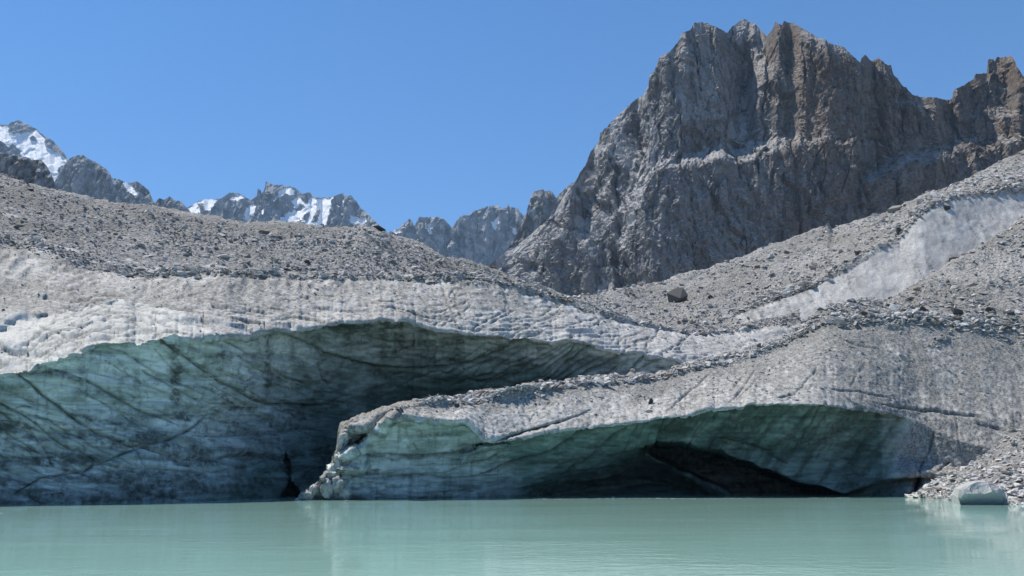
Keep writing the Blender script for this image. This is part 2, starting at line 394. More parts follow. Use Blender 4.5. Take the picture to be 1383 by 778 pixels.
    cracks = [([(4, 496), (30, 508), (45, 519), (67, 540), (85, 553), (105, 571), (128, 586), (150, 598), (169, 605), (188, 606), (207, 612), (226, 618), (260, 620), (325, 615), (387, 615), (450, 612)], 2.2, 1),
              ([(0, 556), (11, 566), (38, 583), (62, 606), (70, 630)], 1.5, .7), ([(-30, 530), (11, 551), (38, 566), (60, 583), (75, 594), (98, 608), (105, 606), (117, 615), (132, 623), (160, 631), (260, 636), (330, 632)], 1.9, .85),
              ([(0, 568), (28, 578), (45, 590)], 2.6, .7), ([(20, 668), (41, 656), (53, 647), (75, 641), (94, 637), (113, 634), (124, 625), (145, 621), (162, 615), (179, 609), (203, 600), (226, 595), (250, 583), (262, 574), (278, 563), (289, 551)], 2.3, 1),
              ([(66, 495), (115, 512), (165, 540), (206, 561), (247, 578)], 1.8, .8), ([(185, 442), (230, 466), (267, 491), (313, 522), (341, 540), (362, 546), (395, 549), (470, 544)], 2.6, 1),
              ([(296, 454), (350, 487), (391, 512), (420, 522)], 1.8, .8), ([(362, 446), (403, 458), (436, 477), (480, 491), (517, 500), (555, 501), (593, 499), (621, 495), (649, 487), (677, 476), (690, 466), (711, 459), (742, 449), (767, 440), (795, 434)], 2.6, 1),
              ([(435, 441), (460, 452), (508, 461), (527, 464), (583, 466), (611, 467), (649, 461), (688, 455)], 2.2, .9), ([(263, 586), (321, 586), (383, 581), (460, 573), (520, 560)], 2.0, .8), ([(379, 588), (387, 611), (389, 635)], 1.6, 1),
              ([(790, 455), (763, 482), (735, 500)], 2.2, .8), ([(820, 453), (795, 468), (767, 493), (739, 510), (720, 520)], 2.4, .95), ([(874, 459), (842, 476), (814, 493), (782, 510)], 2.4, .95), ([(876, 470), (863, 489), (850, 504)], 2.6, .9), ([(900, 480), (880, 492), (868, 500)], 2.0, .7),
              ([(232, 540), (262, 552), (300, 558)], 1.5, .6), ([(230, 470), (260, 486), (292, 500)], 1.4, .6), ([(428, 485), (436, 510), (445, 524)], 1.4, .6), ([(590, 470), (583, 490), (575, 500)], 1.3, .6), ([(700, 470), (660, 490), (640, 512)], 1.5, .5), ([(210, 470), (250, 520), (300, 545)], 1.6, .5),
              ([(0, 640), (60, 652), (140, 650), (250, 655)], 3, .4), ([(310, 500), (330, 515), (345, 505)], 1.3, .6), ([(0, 590), (40, 610), (60, 632)], 1.3, .5), ([(90, 600), (120, 612), (150, 607)], 1.2, .45)]
    slopecracks = [([(231, 420), (262, 428), (296, 434), (330, 440), (366, 446)], 1.3, .8), ([(300, 424), (340, 426), (365, 432), (400, 431), (436, 438)], 1.2, .8), ([(415, 425), (435, 440)], 1.0, .7), ([(215, 415), (240, 426), (262, 424)], 1.2, .7),
                   ([(115, 430), (150, 425), (180, 440), (203, 456)], 1.4, .8), ([(45, 440), (75, 452), (95, 462), (120, 452), (160, 440)], 1.6, .9), ([(0, 466), (20, 476), (40, 492)], 1.6, .9), ([(60, 470), (90, 460), (115, 470)], 1.3, .8), ([(120, 420), (190, 430), (240, 448)], 1.2, .6), ([(150, 450), (180, 446), (205, 452)], 1.1, .6),
                   ([(560, 385), (575, 415), (580, 430)], 1.5, .5), ([(595, 395), (610, 420), (618, 445)], 2.0, .5), ([(612, 398), (622, 425), (632, 440)], 1.5, .5), ([(655, 442), (680, 430), (700, 418)], 1.0, .6), ([(683, 400), (684, 430)], 1.0, .5), ([(640, 445), (700, 446), (735, 435), (760, 420)], 1.0, .6),
                   ([(730, 420), (770, 405), (800, 425)], 1.0, .5), ([(740, 448), (800, 432), (830, 428)], 1.2, .6), ([(838, 477), (860, 465), (880, 455)], 1.4, .9), ([(868, 475), (885, 455), (890, 440)], 1.4, .8), ([(820, 440), (826, 460)], .9, .5), ([(690, 395), (730, 402), (770, 415)], 1.0, .5),
                   ([(450, 412), (480, 408), (520, 415)], 1.0, .4), ([(255, 404), (300, 410), (360, 412)], 1.2, .4)]
    for k in range(12):                                   # strata combed along the left shoulder
        xs = np.linspace(-60 + 14 * k, 210 + rng.uniform(-30, 70), 14); off = 3.5 + 4.6 * k
        slopecracks.append(([(a, np.interp(a, cols, lip) - off * (.75 + .5 * math.sin(a * .011 + .6)) + rng.normal(0, 1.2)) for a in xs], 1.0, rng.uniform(.45, .9)))
    for i in range(120):
        x0 = rng.uniform(-20, 900); yl, ye = np.interp(x0, cols, lip), np.interp(x0, cols, edge); y0 = yl - rng.uniform(.0, .75) ** 1.3 * (yl - ye); l = rng.uniform(14, 60)
        sl = .18 + .25 * rng.normal() if x0 < 560 else -.45 + .2 * rng.normal()
        slopecracks.append(([(x0, y0), (x0 + l * .5, y0 + l * .5 * sl + rng.normal(0, 2.5)), (x0 + l, y0 + l * sl)], rng.uniform(.7, 1.2), rng.uniform(.3, .8)))
    wx_ = 3.2 * fbm(x * .35, y * .3, z * .35, 3, 21); wy_ = 3.2 * fbm(x * .35 + 40, y * .3, z * .35, 3, 22)
    for i in range(34):                                  # fine sweeping layers, steep on the left and flattening to the right
        x0 = rng.uniform(-90, 330); y0 = np.interp(x0, cols, lip) + rng.uniform(4, 90); q_ = rng.uniform(.7, 1.25)
        cracks.append(([(x0, y0), (x0 + 60 * q_, y0 + 37 * q_), (x0 + 130 * q_, y0 + 68 * q_), (x0 + 205 * q_, y0 + 82 * q_)], rng.uniform(1.0, 1.6), rng.uniform(.3, .7)))
    for i in range(20):
        x0 = rng.uniform(640, 900); y0 = np.interp(x0, cols, lip) + rng.uniform(0, 14); q_ = rng.uniform(.5, 1.0)
        cracks.append(([(x0, y0), (x0 - 50 * q_, y0 + 34 * q_), (x0 - 115 * q_, y0 + 56 * q_)], rng.uniform(1.2, 2.4), rng.uniform(.4, .8)))
    for i in range(46):                                  # many small healed cracks between the long ones
        x0 = rng.uniform(-40, 800); y0 = rng.uniform(470, 640); l = rng.uniform(14, 60); sl = rng.choice([.5, .7, -.45, .1, 1.6]) + rng.normal(0, .15)
        cracks.append(([(x0, y0), (x0 + l * .5, y0 + l * .5 * sl + rng.normal(0, 2)), (x0 + l, y0 + l * sl * .8)], rng.uniform(.9, 1.5), rng.uniform(.25, .6)))
    cf = lines_field(X + wx_, Y + wy_, [(p_, w_ * .8, a_ * .85) for p_, w_, a_ in cracks]); sf = lines_field(X + wx_, Y + wy_, slopecracks)
    # relief
    bed = fbm(x * .10, y * .2, z * 1.1 + .8 * noise(x * .12, y * .1, z * .15, 4), 5, 31)
    d = face * (.40 * fbm(x * .12, y * .12, z * .16, 4, 33) + .20 * bed + .10 * fbm(x * .9, y * .9, z * 1.5, 4, 34) - .45 * cf)
    rt = sstep(480, 760, X)                              # to the right the flow lines lean
    big = fbm(x * .09, y * .12, z * .14, 3, 40)
    lw = z * 1.25 + .55 * big + (.10 - .42 * rt) * x + .25 * fbm(x * .22, y * .3, z * .3, 3, 39)
    lay = ridged(x * .10, y * .12, lw, 5, 41, .55); run = ridged(x * .75 + .3 * z, y * .12, z * .16, 4, 42)
    low = 1 - sstep(4.55, 5.2, K)
    d = d + slope * (.20 * big + (.09 + .12 * low) * lay + (.06 - .05 * low + .12 * sstep(5.2, 5.8, K)) * run + .04 * fbm(x * 1.3, y * 1.1, z * 1.6, 4, 43) + .05 * fbm(x * 3.2, y * 2.5, z * 3.2, 2, 44) - .24 * sf)
    d = d + deb * (.55 * fbm(x * .16, y * .14, z * .16, 4, 51) + .20 * fbm(x * .9, y * .9, z * .9, 3, 52))
    # the dark stepped edge where the rubble slides off the ice
    d = d + .45 * np.exp(-((K - 6.0) / .05) ** 2) * (.4 + noise(x * .3, y * .3, z * .3, 55))
    d = d * sstep(.6, 1.0, K)
    V = V + N * d[..., None]
    shoulder = slope * sstep(-3, 4, poly_sd(X + 2 * wx_, Y + 2 * wy_, [(-240, 470), (-60, 440), (0, 434), (60, 427), (115, 416), (155, 406), (190, 408), (220, 418), (262, 440), (300, 462), (180, 475), (60, 505), (-240, 575)]))
    fresh = np.clip(face + .25 * shoulder, 0, 1)
    silt = np.clip(slope * (.38 + .30 * sstep(4.4, 5.8, K) + .15 * noise(x * .12, y * .1, z * .15, 61)) * (1 - .75 * shoulder) + deb, 0, 1)
    silt = silt * (1 - .5 * sstep(620, 800, X) * (1 - deb))
    silt = silt + .03 * slope * (1 - shoulder) * sstep(330, 200, X) * sstep(4.3, 4.6, K) - .5 * slope * np.clip(ridged(x * .5, y * .05, z * .05, 3, 62) - .75, 0, 1) * sstep(5.2, 5.7, K)
    dirt = np.maximum(cf * (.35 + .65 * face), np.maximum(.9 * sf, .55 * np.clip(-.35 - lay, 0, 1) * low) * slope)
    # dirt washed down the face in hanging streaks, and dark bands of it frozen in; shade painted in low and towards the centre
    st = np.zeros_like(X)
    for px0, y0, y1, wd, a in [(238, 462, 575, 7, .6), (362, 448, 545, 4, .85), (470, 436, 500, 5, .6), (520, 434, 505, 6, .65), (540, 436, 500, 5, .75), (432, 470, 510, 6, .35), (300, 470, 530, 7, .4), (620, 455, 510, 8, .4), (108, 490, 560, 4, .25), (640, 455, 480, 12, .5), (6, 590, 660, 4, .35), (262, 460, 500, 6, .3), (395, 455, 500, 5, .35), (495, 436, 480, 4, .4), (575, 450, 500, 4, .3)]:
        st = np.maximum(st, 1.8 * a * np.exp(-((X - px0 + 2.0 * wx_) / (1.15 * wd)) ** 2) * sstep(y0 - 10, y0 + 4, Y) * (1 - sstep(y1 - 40, y1, Y)) * np.clip(.75 + .8 * fbm(x * .5, y * .3, z * 2.4, 3, 71), 0, 1.2))
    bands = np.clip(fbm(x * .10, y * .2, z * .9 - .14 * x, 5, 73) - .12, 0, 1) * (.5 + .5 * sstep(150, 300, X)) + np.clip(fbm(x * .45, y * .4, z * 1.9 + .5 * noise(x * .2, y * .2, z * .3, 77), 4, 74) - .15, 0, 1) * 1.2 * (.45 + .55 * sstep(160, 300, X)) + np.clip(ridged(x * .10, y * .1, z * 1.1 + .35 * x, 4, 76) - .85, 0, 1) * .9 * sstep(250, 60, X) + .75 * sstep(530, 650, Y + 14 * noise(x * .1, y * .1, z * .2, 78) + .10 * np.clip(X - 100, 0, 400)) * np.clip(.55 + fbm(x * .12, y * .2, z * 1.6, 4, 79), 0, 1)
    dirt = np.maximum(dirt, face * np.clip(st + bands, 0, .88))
    # the thin band of silt and soaked ice at the waterline
    dirt = np.maximum(dirt, face * .7 * (1 - sstep(.0, .5, z + .25 * noise(x * .6, y, z, 75))))
    clear = np.clip(.75 * sstep(300, 480, X + .6 * (Y - 520)) * sstep(470, 540, Y) + .40 * sstep(330, 450, X) + (.25 + .35 * sstep(150, 330, X)) * sstep(590, 670, Y) + .3 * fbm(x * .1, y * .1, z * .25, 3, 80) - .15 * sstep(260, 120, X), 0, 1) * (1 - .7 * sstep(760, 830, X))  # clear ice, with the shade of recess and base painted into its colour
    dirt = np.maximum(dirt, .8 * np.exp(-((K - 5.97) / .04) ** 2) * np.clip(.5 + 1.2 * noise(x * .35, y * .3, z * .3, 81), 0, 1))
    dirt = np.maximum(dirt, .6 * np.exp(-((K - 5.62 - .1 * noise(x * .05, y * .05, z * .05, 83)) / .03) ** 2) * np.clip(.3 + 1.3 * noise(x * .3, y * .3, z * .3, 82), 0, 1) * sstep(200, 330, X) * sstep(700, 600, X))
    LAYERS['glacier'] = dict(X=X, Y=Y, V=V, N=normals(V), deb=deb, slope=slope, K=K)
    fk = fmask(face); dk = fmask(deb)
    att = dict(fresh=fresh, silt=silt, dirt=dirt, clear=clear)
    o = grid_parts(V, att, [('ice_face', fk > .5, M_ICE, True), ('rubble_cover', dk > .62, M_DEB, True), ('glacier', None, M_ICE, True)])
    return props(o, 'structure', 'broad glacier with a blue-green undercut ice cliff and rubble on top, left and centre', 'glacier')
build_glacier()

# ------------------------------------------------------------------ front tongue, right, with the ice cave
def build_tongue():
    cols = np.arange(398, 1601, 1.6).astype(np.float32)
    c = lambda pts, s=0: smooth1(cur(pts, cols), s)
    crest = c([(398, 674), (410, 664), (428, 648), (445, 628), (456, 604), (458, 588), (462, 572), (480, 565), (520, 553), (545, 546), (600, 538), (650, 530), (700, 522), (760, 515), (830, 507), (890, 500), (930, 490), (960, 483), (1000, 475), (1030, 466), (1060, 452), (1085, 437), (1110, 420), (1130, 411), (1160, 404), (1200, 401), (1230, 386), (1290, 351), (1383, 292), (1600, 180)])
    edge = c([(398, 674.5), (410, 665), (428, 650), (445, 631), (456, 610), (462, 575), (480, 569), (520, 558), (545, 552), (600, 546), (650, 540), (700, 532), (760, 524), (830, 517), (890, 510), (930, 502), (960, 496), (1000, 488), (1030, 476), (1060, 463), (1090, 450), (1120, 438), (1150, 433), (1210, 429), (1240, 429), (1290, 436), (1330, 438), (1383, 441), (1600, 450)])
    lip = c([(398, 675), (410, 667), (428, 653), (445, 636), (456, 618), (462, 590), (480, 584), (500, 578), (520, 570), (545, 564), (600, 568), (628, 570), (640, 580), (652, 594), (668, 598), (700, 592), (740, 584), (800, 577), (850, 572), (900, 563), (920, 563), (960, 553), (1000, 552), (1010, 546), (1060, 547), (1100, 546), (1150, 553), (1190, 557), (1214, 562), (1240, 571), (1300, 598), (1383, 620), (1600, 640)])
    dwat = c([(398, 62), (480, 64), (600, 67), (800, 71), (1000, 74), (1130, 74), (1180, 72), (1230, 68.5), (1260, 67.6), (1383, 67), (1600, 65)], 14)
    dlip = c([(398, 62), (445, 62), (545, 62.5), (600, 63), (650, 64), (700, 66), (800, 68), (1000, 69), (1100, 69.5), (1150, 71), (1214, 72.8), (1240, 73), (1300, 71.3), (1383, 69.8), (1600, 67)], 10)
    dund = dlip + c([(398, .2), (462, 1), (545, 1.5), (640, 1.2), (800, .9), (1000, .9), (1150, 1.2), (1200, .6), (1230, 0), (1600, 0)], 10)
    dmid = np.maximum(dund, c([(398, 62), (480, 64), (600, 66.2), (700, 69), (800, 72), (1000, 74), (1140, 75), (1180, 73.5), (1214, 71.5), (1240, 70.4), (1300, 69.4), (1383, 68.6), (1600, 66)], 10))
    dedg = c([(398, 62.2), (462, 63.2), (545, 64.5), (700, 71), (930, 80), (1060, 83), (1200, 82), (1383, 80), (1600, 78)], 30)
    dcre = c([(398, 62.6), (462, 65), (545, 67), (700, 75), (830, 80), (930, 83), (1060, 87), (1200, 92), (1383, 107), (1600, 112)], 30)
    yw = py_of(dwat, 0.0); zc = z_of(crest, dcre)
    lip = lip + sstep(520, 560, cols) * (2.2 * fbm(cols * .05, 0 * cols, 0 * cols, 4, 111) + 1.0 * noise(cols * .21, 0 * cols, 0 * cols, 112))
    lip = np.minimum(lip, yw - .5); crest = np.minimum(crest, yw - 1.5)
    curves = [(py_of(dwat + .3, -2.0), dwat + .3), (yw, dwat), (yw * .5 + (lip + 3) * .5, dmid), (lip + 3, dund), (lip, dlip),
              (lip * .5 + edge * .5, dlip * .55 + dedg * .45), (edge, dedg), (crest, dcre), (py_of(dcre + 8, zc - 1.5), dcre + 8), (py_of(dcre + 34, zc - 16), dcre + 34)]
    X, Y, D, K = grid(cols, curves, [4, 44, 44, 7, 48, 48, 34, 6, 6])
    Dm = soften(D, 14); tt = sstep(2.5, 3.0, K) * (1 - sstep(4.0, 4.2, K)); D = Dm * (1 - tt) + D * tt
    # the cave, its inner wedge and the recess left of it
    hole = [(860, 605), (890, 598), (920, 597), (948, 604), (976, 612), (1004, 623), (1033, 633), (1061, 642), (1080, 650), (1108, 657), (1142, 671), (1150, 690), (1000, 690), (982, 668), (978, 664), (948, 651), (932, 643), (905, 628), (887, 621)]
    wob = 2.0 * noise(X * .05, Y * .05, 0 * X, 3)
    f = poly_sd(X, Y + wob, hole); D = D + 22 * sstep(-1, 12, f)
    f = poly_sd(X, Y + wob, [(700, 690), (715, 655), (760, 640), (830, 625), (862, 608), (905, 618), (950, 640), (1010, 690)]); D = D + 10 * sstep(-14, 48, f)
    f = poly_sd(X, Y, [(1222, 690), (1228, 672), (1236, 645), (1243, 640), (1246, 650), (1238, 690)]); D = D + 3.0 * sstep(-2, 4, f)
    f = poly_sd(X, Y + .5 * wob, [(1090, 700), (1130, 672), (1190, 650), (1236, 641), (1300, 644), (1400, 650), (1400, 700)]); D = D + 1.6 * sstep(-1, 5, f)
    # the leaning fin on the left end, a dark cleft beside it
    fin = [(541, 554), (520, 572), (500, 592), (487, 605), (470, 612), (462, 618)]
    D = D - 1.3 * lines_field(X, Y, [(fin, 4.0, 1)])
    D = D + 1.6 * lines_field(X, Y, [([(p[0] - 7, p[1] - 3) for p in fin], 4.0, 1)])
    f = poly_sd(X, Y, [(470, 582), (500, 580), (520, 566), (500, 592), (484, 606), (468, 600)]); D = D + 1.5 * sstep(-4, 4, f)
    for pts in ([(462, 614), (480, 611)], [(458, 624), (492, 622)], [(450, 634), (494, 633)], [(432, 646), (470, 645)]):   # little steps
        D = D - .9 * lines_field(X, Y, [(pts, 3.2, 1)])
    # overlapping ledge that runs out of the tongue at its left
    D = D - 1.0 * lines_field(X, Y, [([(622, 626), (634, 614), (650, 606), (690, 600)], 5, 1)])
    D = D + .5 * lines_field(X, Y, [([(640, 601), (668, 598), (700, 588), (735, 579), (762, 570)], 2.6, 1)])
    V = P(X, Y, D); N = normals(V); x, y, z = V[..., 0], V[..., 1], V[..., 2]
    face = sstep(.9, 1.0, K) * (1 - sstep(3.85, 4.12, K + .12 * fbm(x * .5, y * .5, z * .5, 3, 105) + .16 * ridged(x * .9 + .5 * z, y * .3, z * .3, 3, 106)))
    wall = sstep(1206, 1226, X + 5 * noise(x * .6, y * .6, z * .6, 106) + .35 * (Y - 600)) * (1 - sstep(641, 645, Y)); face = face * (1 - wall)
    leftend = sstep(560, 500, X)
    top = sstep(5.7, 6.1, K + .3 * fbm(x * .25, y * .2, z * .4, 4, 109))
    deb = top * sstep(540, 600, X)
    slope = np.maximum(sstep(3.6, 4.2, K), wall) * (1 - deb)
    wx_ = 2.6 * fbm(x * .4, y * .3, z * .4, 3, 121); wy_ = 2.6 * fbm(x * .4 + 40, y * .3, z * .4, 3, 122)
    L = []
    for i in range(20):                                  # leaning flow bands in the cave's brow
        x0 = 860 + i * 17 + rng.uniform(-6, 6); ln = rng.uniform(30, 75); L.append(([(x0 + 16, 544), (x0 + 2, 566), (x0 - ln * .45, 550 + ln)], rng.uniform(1.2, 2.6), rng.uniform(.35, .85)))
    L += [([(965, 590), (1000, 600), (1040, 612), (1064, 627)], 1.6, 1), ([(800, 575), (775, 592), (740, 610), (700, 626), (650, 640)], 2.6, .8), ([(848, 574), (815, 600), (780, 630), (750, 650)], 2.0, .8), ([(902, 563), (890, 590), (880, 615)], 2.4, .8), ([(480, 612), (530, 614), (580, 617), (620, 612), (650, 600)], 2.6, .8), ([(500, 645), (560, 643), (620, 646), (680, 640)], 2.2, .5), ([(545, 566), (552, 590), (562, 606)], 2, .4), ([(700, 600), (660, 622), (600, 636)], 2.0, .5), ([(870, 610), (890, 640)], 2, .4), ([(500, 660), (520, 672)], 4, .5), ([(555, 640), (552, 672)], 3, .5), ([(690, 645), (640, 660), (600, 668)], 4, .4), ([(610, 610), (614, 640)], 2, .3)]
    cf = lines_field(X + wx_, Y + wy_, L)
    S = [([(1190, 548), (1230, 552), (1260, 555), (1300, 562), (1330, 566)], 1.8, .95), ([(1120, 528), (1160, 530), (1210, 540)], 1.0, .7), ([(900, 560), (930, 530), (960, 505)], 1.1, .6), ([(985, 548), (1005, 520), (1020, 500)], 1.0, .6), ([(1060, 545), (1085, 520), (1105, 495)], .9, .5), ([(1050, 540), (1072, 531)], 1.1, .8), ([(1240, 640), (1255, 610), (1262, 580)], 1.6, .7), ([(1265, 640), (1285, 622)], 1.4, .6), ([(1215, 560), (1216, 500), (1222, 460)], 1.0, .12), ([(1140, 462), (1170, 470), (1190, 472)], .9, .6), ([(1030, 505), (990, 545)], .9, .4), ([(1320, 575), (1360, 583)], 1.3, .7), ([(1290, 560), (1300, 620)], 1.0, .35), ([(760, 570), (800, 555)], 1.0, .5), ([(660, 598), (730, 578), (790, 560)], 1.3, .9)]
    for i in range(9):
        x0 = rng.uniform(680, 1180); y0 = np.interp(x0, cols, lip) - rng.uniform(8, 60); l = rng.uniform(10, 26); S.append(([(x0, y0), (x0 + l * .5, y0 - l * .8 + rng.uniform(-6, 6))], .8, rng.uniform(.2, .4)))
    sf = lines_field(X + wx_ * .6, Y + wy_ * .6, S)
    stp = sstep(1000, 1240, X)
    bed = fbm(x * .10, y * .2, z * 1.5, 5, 131)
    d = face * (.35 * fbm(x * .13, y * .13, z * .18, 4, 133) + .16 * bed + .10 * fbm(x * .9, y * .9, z * 2.0, 4, 134) - .35 * cf)
    d = d + leftend * sstep(1.0, 1.3, K) * (.11 * fbm(x * 1.7, y * 1.7, z * 1.7, 4, 136) + .08 * ridged(x * .5, y * .5, z * 2.6, 3, 137))
    d = d + face * leftend * .16 * ridged(x * .35, y * .35, z * .9, 3, 135)
    run = ridged(x * 1.0 + .35 * z * (1 - stp), y * .1, z * .16, 4, 142)
    d = d + slope * (.28 * fbm(x * .10, y * .12, z * .14, 3, 140) + .05 * ridged(x * .35 + .3 * z, y * .2, z * .5, 4, 141) + .06 * run + .04 * fbm(x * 1.4, y * 1.1, z * 1.6, 4, 143) + .05 * fbm(x * 3.4, y * 2.5, z * 3.2, 2, 144) - .34 * sf)
    d = d + deb * (.45 * fbm(x * .18, y * .16, z * .18, 4, 151) + .2 * fbm(x * .9, y * .9, z * .9, 3, 152))
    d = d + .5 * np.exp(-((K - 6.0) / .09) ** 2) * (.45 + noise(x * .35, y * .3, z * .3, 155)) * sstep(560, 640, X)
    d = d * sstep(.6, 1.0, K)
    V = V + N * d[..., None]
    fresh = np.clip(face * (1 - .75 * sstep(1180, 1260, X)), 0, 1)
    silt = np.clip(slope * (.47 + .34 * sstep(4.9, 6.0, K) + .22 * noise(x * .15, y * .1, z * .1, 161) + .12 * stp) + deb, 0, 1) * (1 - .1 * leftend)
    # brown fans of mud that slid down from the rubble
    for fan in ([(1195, 420), (1222, 425), (1262, 500), (1275, 545), (1262, 548), (1240, 520), (1228, 545), (1222, 500)], [(1300, 455), (1315, 470), (1318, 530), (1306, 525)], [(840, 520), (900, 505), (950, 500), (900, 535), (850, 550)]):
        f = poly_sd(X + 3 * wx_, Y + 3 * wy_, fan); silt = np.maximum(silt, .95 * sstep(-8, 6, f) * slope)
    dirt = np.maximum(cf * face, .8 * sf * slope)
    lean = x * .9 - z * .75; bands = np.clip(fbm(x * .12, y * .2, z * 1.1 - .1 * x, 5, 173) - .12, 0, 1) * (1 - .6 * sstep(840, 940, X)) + np.clip(ridged(lean * .55, y * .05, (x + z) * .06, 4, 174) - .45, 0, 1) * .8 * sstep(820, 930, X) + np.clip(fbm(x * .5, y * .4, z * 1.8, 4, 177) - .18, 0, 1) * .8
    dirt = np.maximum(dirt, face * np.clip(bands, 0, .8))
    dirt = np.maximum(dirt, face * .75 * (1 - sstep(.0, .55, z + .25 * noise(x * .6, y, z, 175))))
    dirt = np.maximum(dirt, .6 * sstep(-10, 12, poly_sd(X, Y, [(690, 690), (715, 660), (800, 640), (862, 604), (905, 622), (985, 668), (985, 690)])) * face)  # silty wedge and recess, with the cave's shade painted in as well
    dirt = np.maximum(dirt, .95 * lines_field(X, Y, [([(858, 603), (887, 621), (905, 628), (932, 643), (948, 651), (978, 664), (990, 674)], 6, 1)]))  # darkens the wedge's bright rim: sediment and painted shade together
    clear = np.clip(.85 * sstep(640, 740, X) * (1 - .5 * sstep(628, 668, Y) * sstep(1100, 1150, X)) + .35 * sstep(1040, 1190, X) + .35 * sstep(500, 600, X) + .25 * fbm(x * .12, y * .1, z * .25, 3, 180), 0, 1)  # greener clear ice, with the cave's shade painted into the colour
    dirt = np.maximum(dirt, .8 * np.exp(-((K - 5.95) / .06) ** 2) * np.clip(.5 + 1.2 * noise(x * .35, y * .3, z * .3, 181), 0, 1) * sstep(560, 640, X))
    LAYERS['tongue'] = dict(X=X, Y=Y, V=V, N=normals(V), deb=deb, slope=slope, K=K)
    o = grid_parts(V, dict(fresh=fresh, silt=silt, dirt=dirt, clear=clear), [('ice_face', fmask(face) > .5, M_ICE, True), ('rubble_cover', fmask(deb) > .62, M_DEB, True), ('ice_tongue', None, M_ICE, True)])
    return props(o, 'structure', 'grey glacier tongue on the right with a dark ice cave at the waterline', 'glacier')
tongue = build_tongue()

# ------------------------------------------------------------------ moraine slope behind, with its strip of bare ice
def build_moraine():
    cols = np.arange(720, 1641, 1.8).astype(np.float32)
    c = lambda pts, s=0: smooth1(cur(pts, cols), s)
    base = c([(720, 425), (870, 475), (940, 480), (1060, 475), (1200, 440), (1300, 395), (1383, 350), (1640, 220)])
    edge = c([(720, 418), (870, 460), (950, 440), (980, 428), (1060, 401), (1100, 386), (1150, 359), (1180, 341), (1215, 322), (1235, 296), (1250, 281), (1290, 266), (1383, 258), (1640, 215)])
    top = c([(720, 412), (760, 408), (790, 402), (830, 391), (880, 383), (905, 376), (920, 370), (950, 361), (980, 351), (1010, 342), (1040, 331), (1070, 320), (1100, 309), (1118, 304), (1124, 309), (1160, 297), (1200, 285), (1240, 268), (1280, 250), (1330, 228), (1383, 203), (1640, 90)])
    db = c([(720, 113), (870, 108), (1060, 116), (1200, 118), (1383, 119), (1640, 119)], 30)
    de = c([(720, 118), (870, 116), (980, 124), (1100, 126), (1250, 127), (1383, 128), (1640, 128)], 30)
    dt = c([(720, 150), (790, 152), (980, 170), (1200, 172), (1383, 165), (1640, 160)], 30)
    zt = z_of(top, dt)
    curves = [(py_of(db - 2, z_of(base, db) - 6), db - 2), (base, db), (edge, de), (top, dt), (py_of(dt + 40, zt - 6), dt + 40), (py_of(dt + 320, zt - 50), dt + 320)]
    X, Y, D, K = grid(cols, curves, [4, 70, 120, 8, 6])
    D = soften(D, 8); V = P(X, Y, D); N = normals(V); x, y, z = V[..., 0], V[..., 1], V[..., 2]
    deb = sstep(1.93, 2.05, K + .035 * fbm(x * .25, y * .1, z * .3, 4, 209)); deb = np.maximum(deb, sstep(1010, 960, X + 10 * noise(x * .1, y * .1, z * .1, 7)))
    ice = 1 - deb
    d = ice * (.2 * fbm(x * .06, y * .06, z * .06, 3, 241) + .05 * ridged(x * .8 + 1.5 * noise(x * .1, y * .1, z * .1, 244), y * .1, z * .05, 4, 242) + .10 * fbm(x * .9, y * .7, z * .5, 4, 243)) + deb * (.9 * fbm(x * .07, y * .06, z * .08, 4, 251) + .35 * fbm(x * .5, y * .5, z * .5, 3, 252))
    d = d + .6 * np.exp(-((K - 2.03) / .03) ** 2) * (.5 + noise(x * .3, y * .3, z * .3, 255))
    V = V + N * d[..., None]
    silt = np.clip(ice * (.06 + .5 * fbm(x * .9, y * .1, z * .05, 4, 261)) + .42 * ice * sstep(1150, 1000, X), -.5, 1) + deb
    LAYERS['moraine'] = dict(X=X, Y=Y, V=V, N=normals(V), deb=deb * sstep(1.0, 1.05, K) * (K < 3.1), slope=ice, K=K)
    o = grid_parts(V, dict(fresh=0 * X, silt=silt, dirt=.9 * np.exp(-((K - 1.97) / .018) ** 2) * (.6 + noise(x * .3, y * .3, z * .3, 262))), [('ice_strip', fmask(deb) < .5, M_ICE, True), ('moraine', None, M_DEB, True)])
    return props(o, 'structure', 'rubble moraine slope on the right below the big mountain, with a strip of bare white ice', 'moraine')
build_moraine()

# ------------------------------------------------------------------ rubble bank at the right shore
def build_bank():
    cols = np.arange(1228, 1601, 2.0).astype(np.float32)
    c = lambda pts, s=0: smooth1(cur(pts, cols), s)
    dsh = c([(1228, 68.5), (1245, 66), (1290, 60), (1300, 54), (1383, 52.5), (1600, 48)], 8)
    top = c([(1228, 673), (1240, 667), (1260, 656), (1280, 641), (1300, 631), (1330, 614), (1350, 600), (1383, 578), (1600, 470)])
    dt = c([(1228, 69), (1260, 67), (1300, 65.6), (1383, 68), (1600, 63)], 8)
    zt = z_of(top, dt)
    curves = [(py_of(dsh - 3, -1.2), dsh - 3), (py_of(dsh, 0.0), dsh), (np.minimum(top, py_of(dsh, 0.0) - 1), dt), (py_of(dt + 5, zt - 1), dt + 5)]
    X, Y, D, K = grid(cols, curves, [6, 60, 6]); V = P(X, Y, D)
    x, y, z = V[..., 0], V[..., 1], V[..., 2]
    V[..., 2] += .35 * fbm(x * .3, y * .3, z * .3, 4, 301) * sstep(.3, 1.2, K)
    LAYERS['bank'] = dict(X=X, Y=Y, V=V, N=normals(V), deb=((K > .85) & (K < 2.2)).astype(np.float32), slope=0 * X, K=K)
    return props(mesh_obj('rubble_bank', V.reshape(-1, 3), quads(*X.shape), M_DEB), 'structure', 'bank of loose stones running into the lake at the right shore', 'bank')
build_bank()

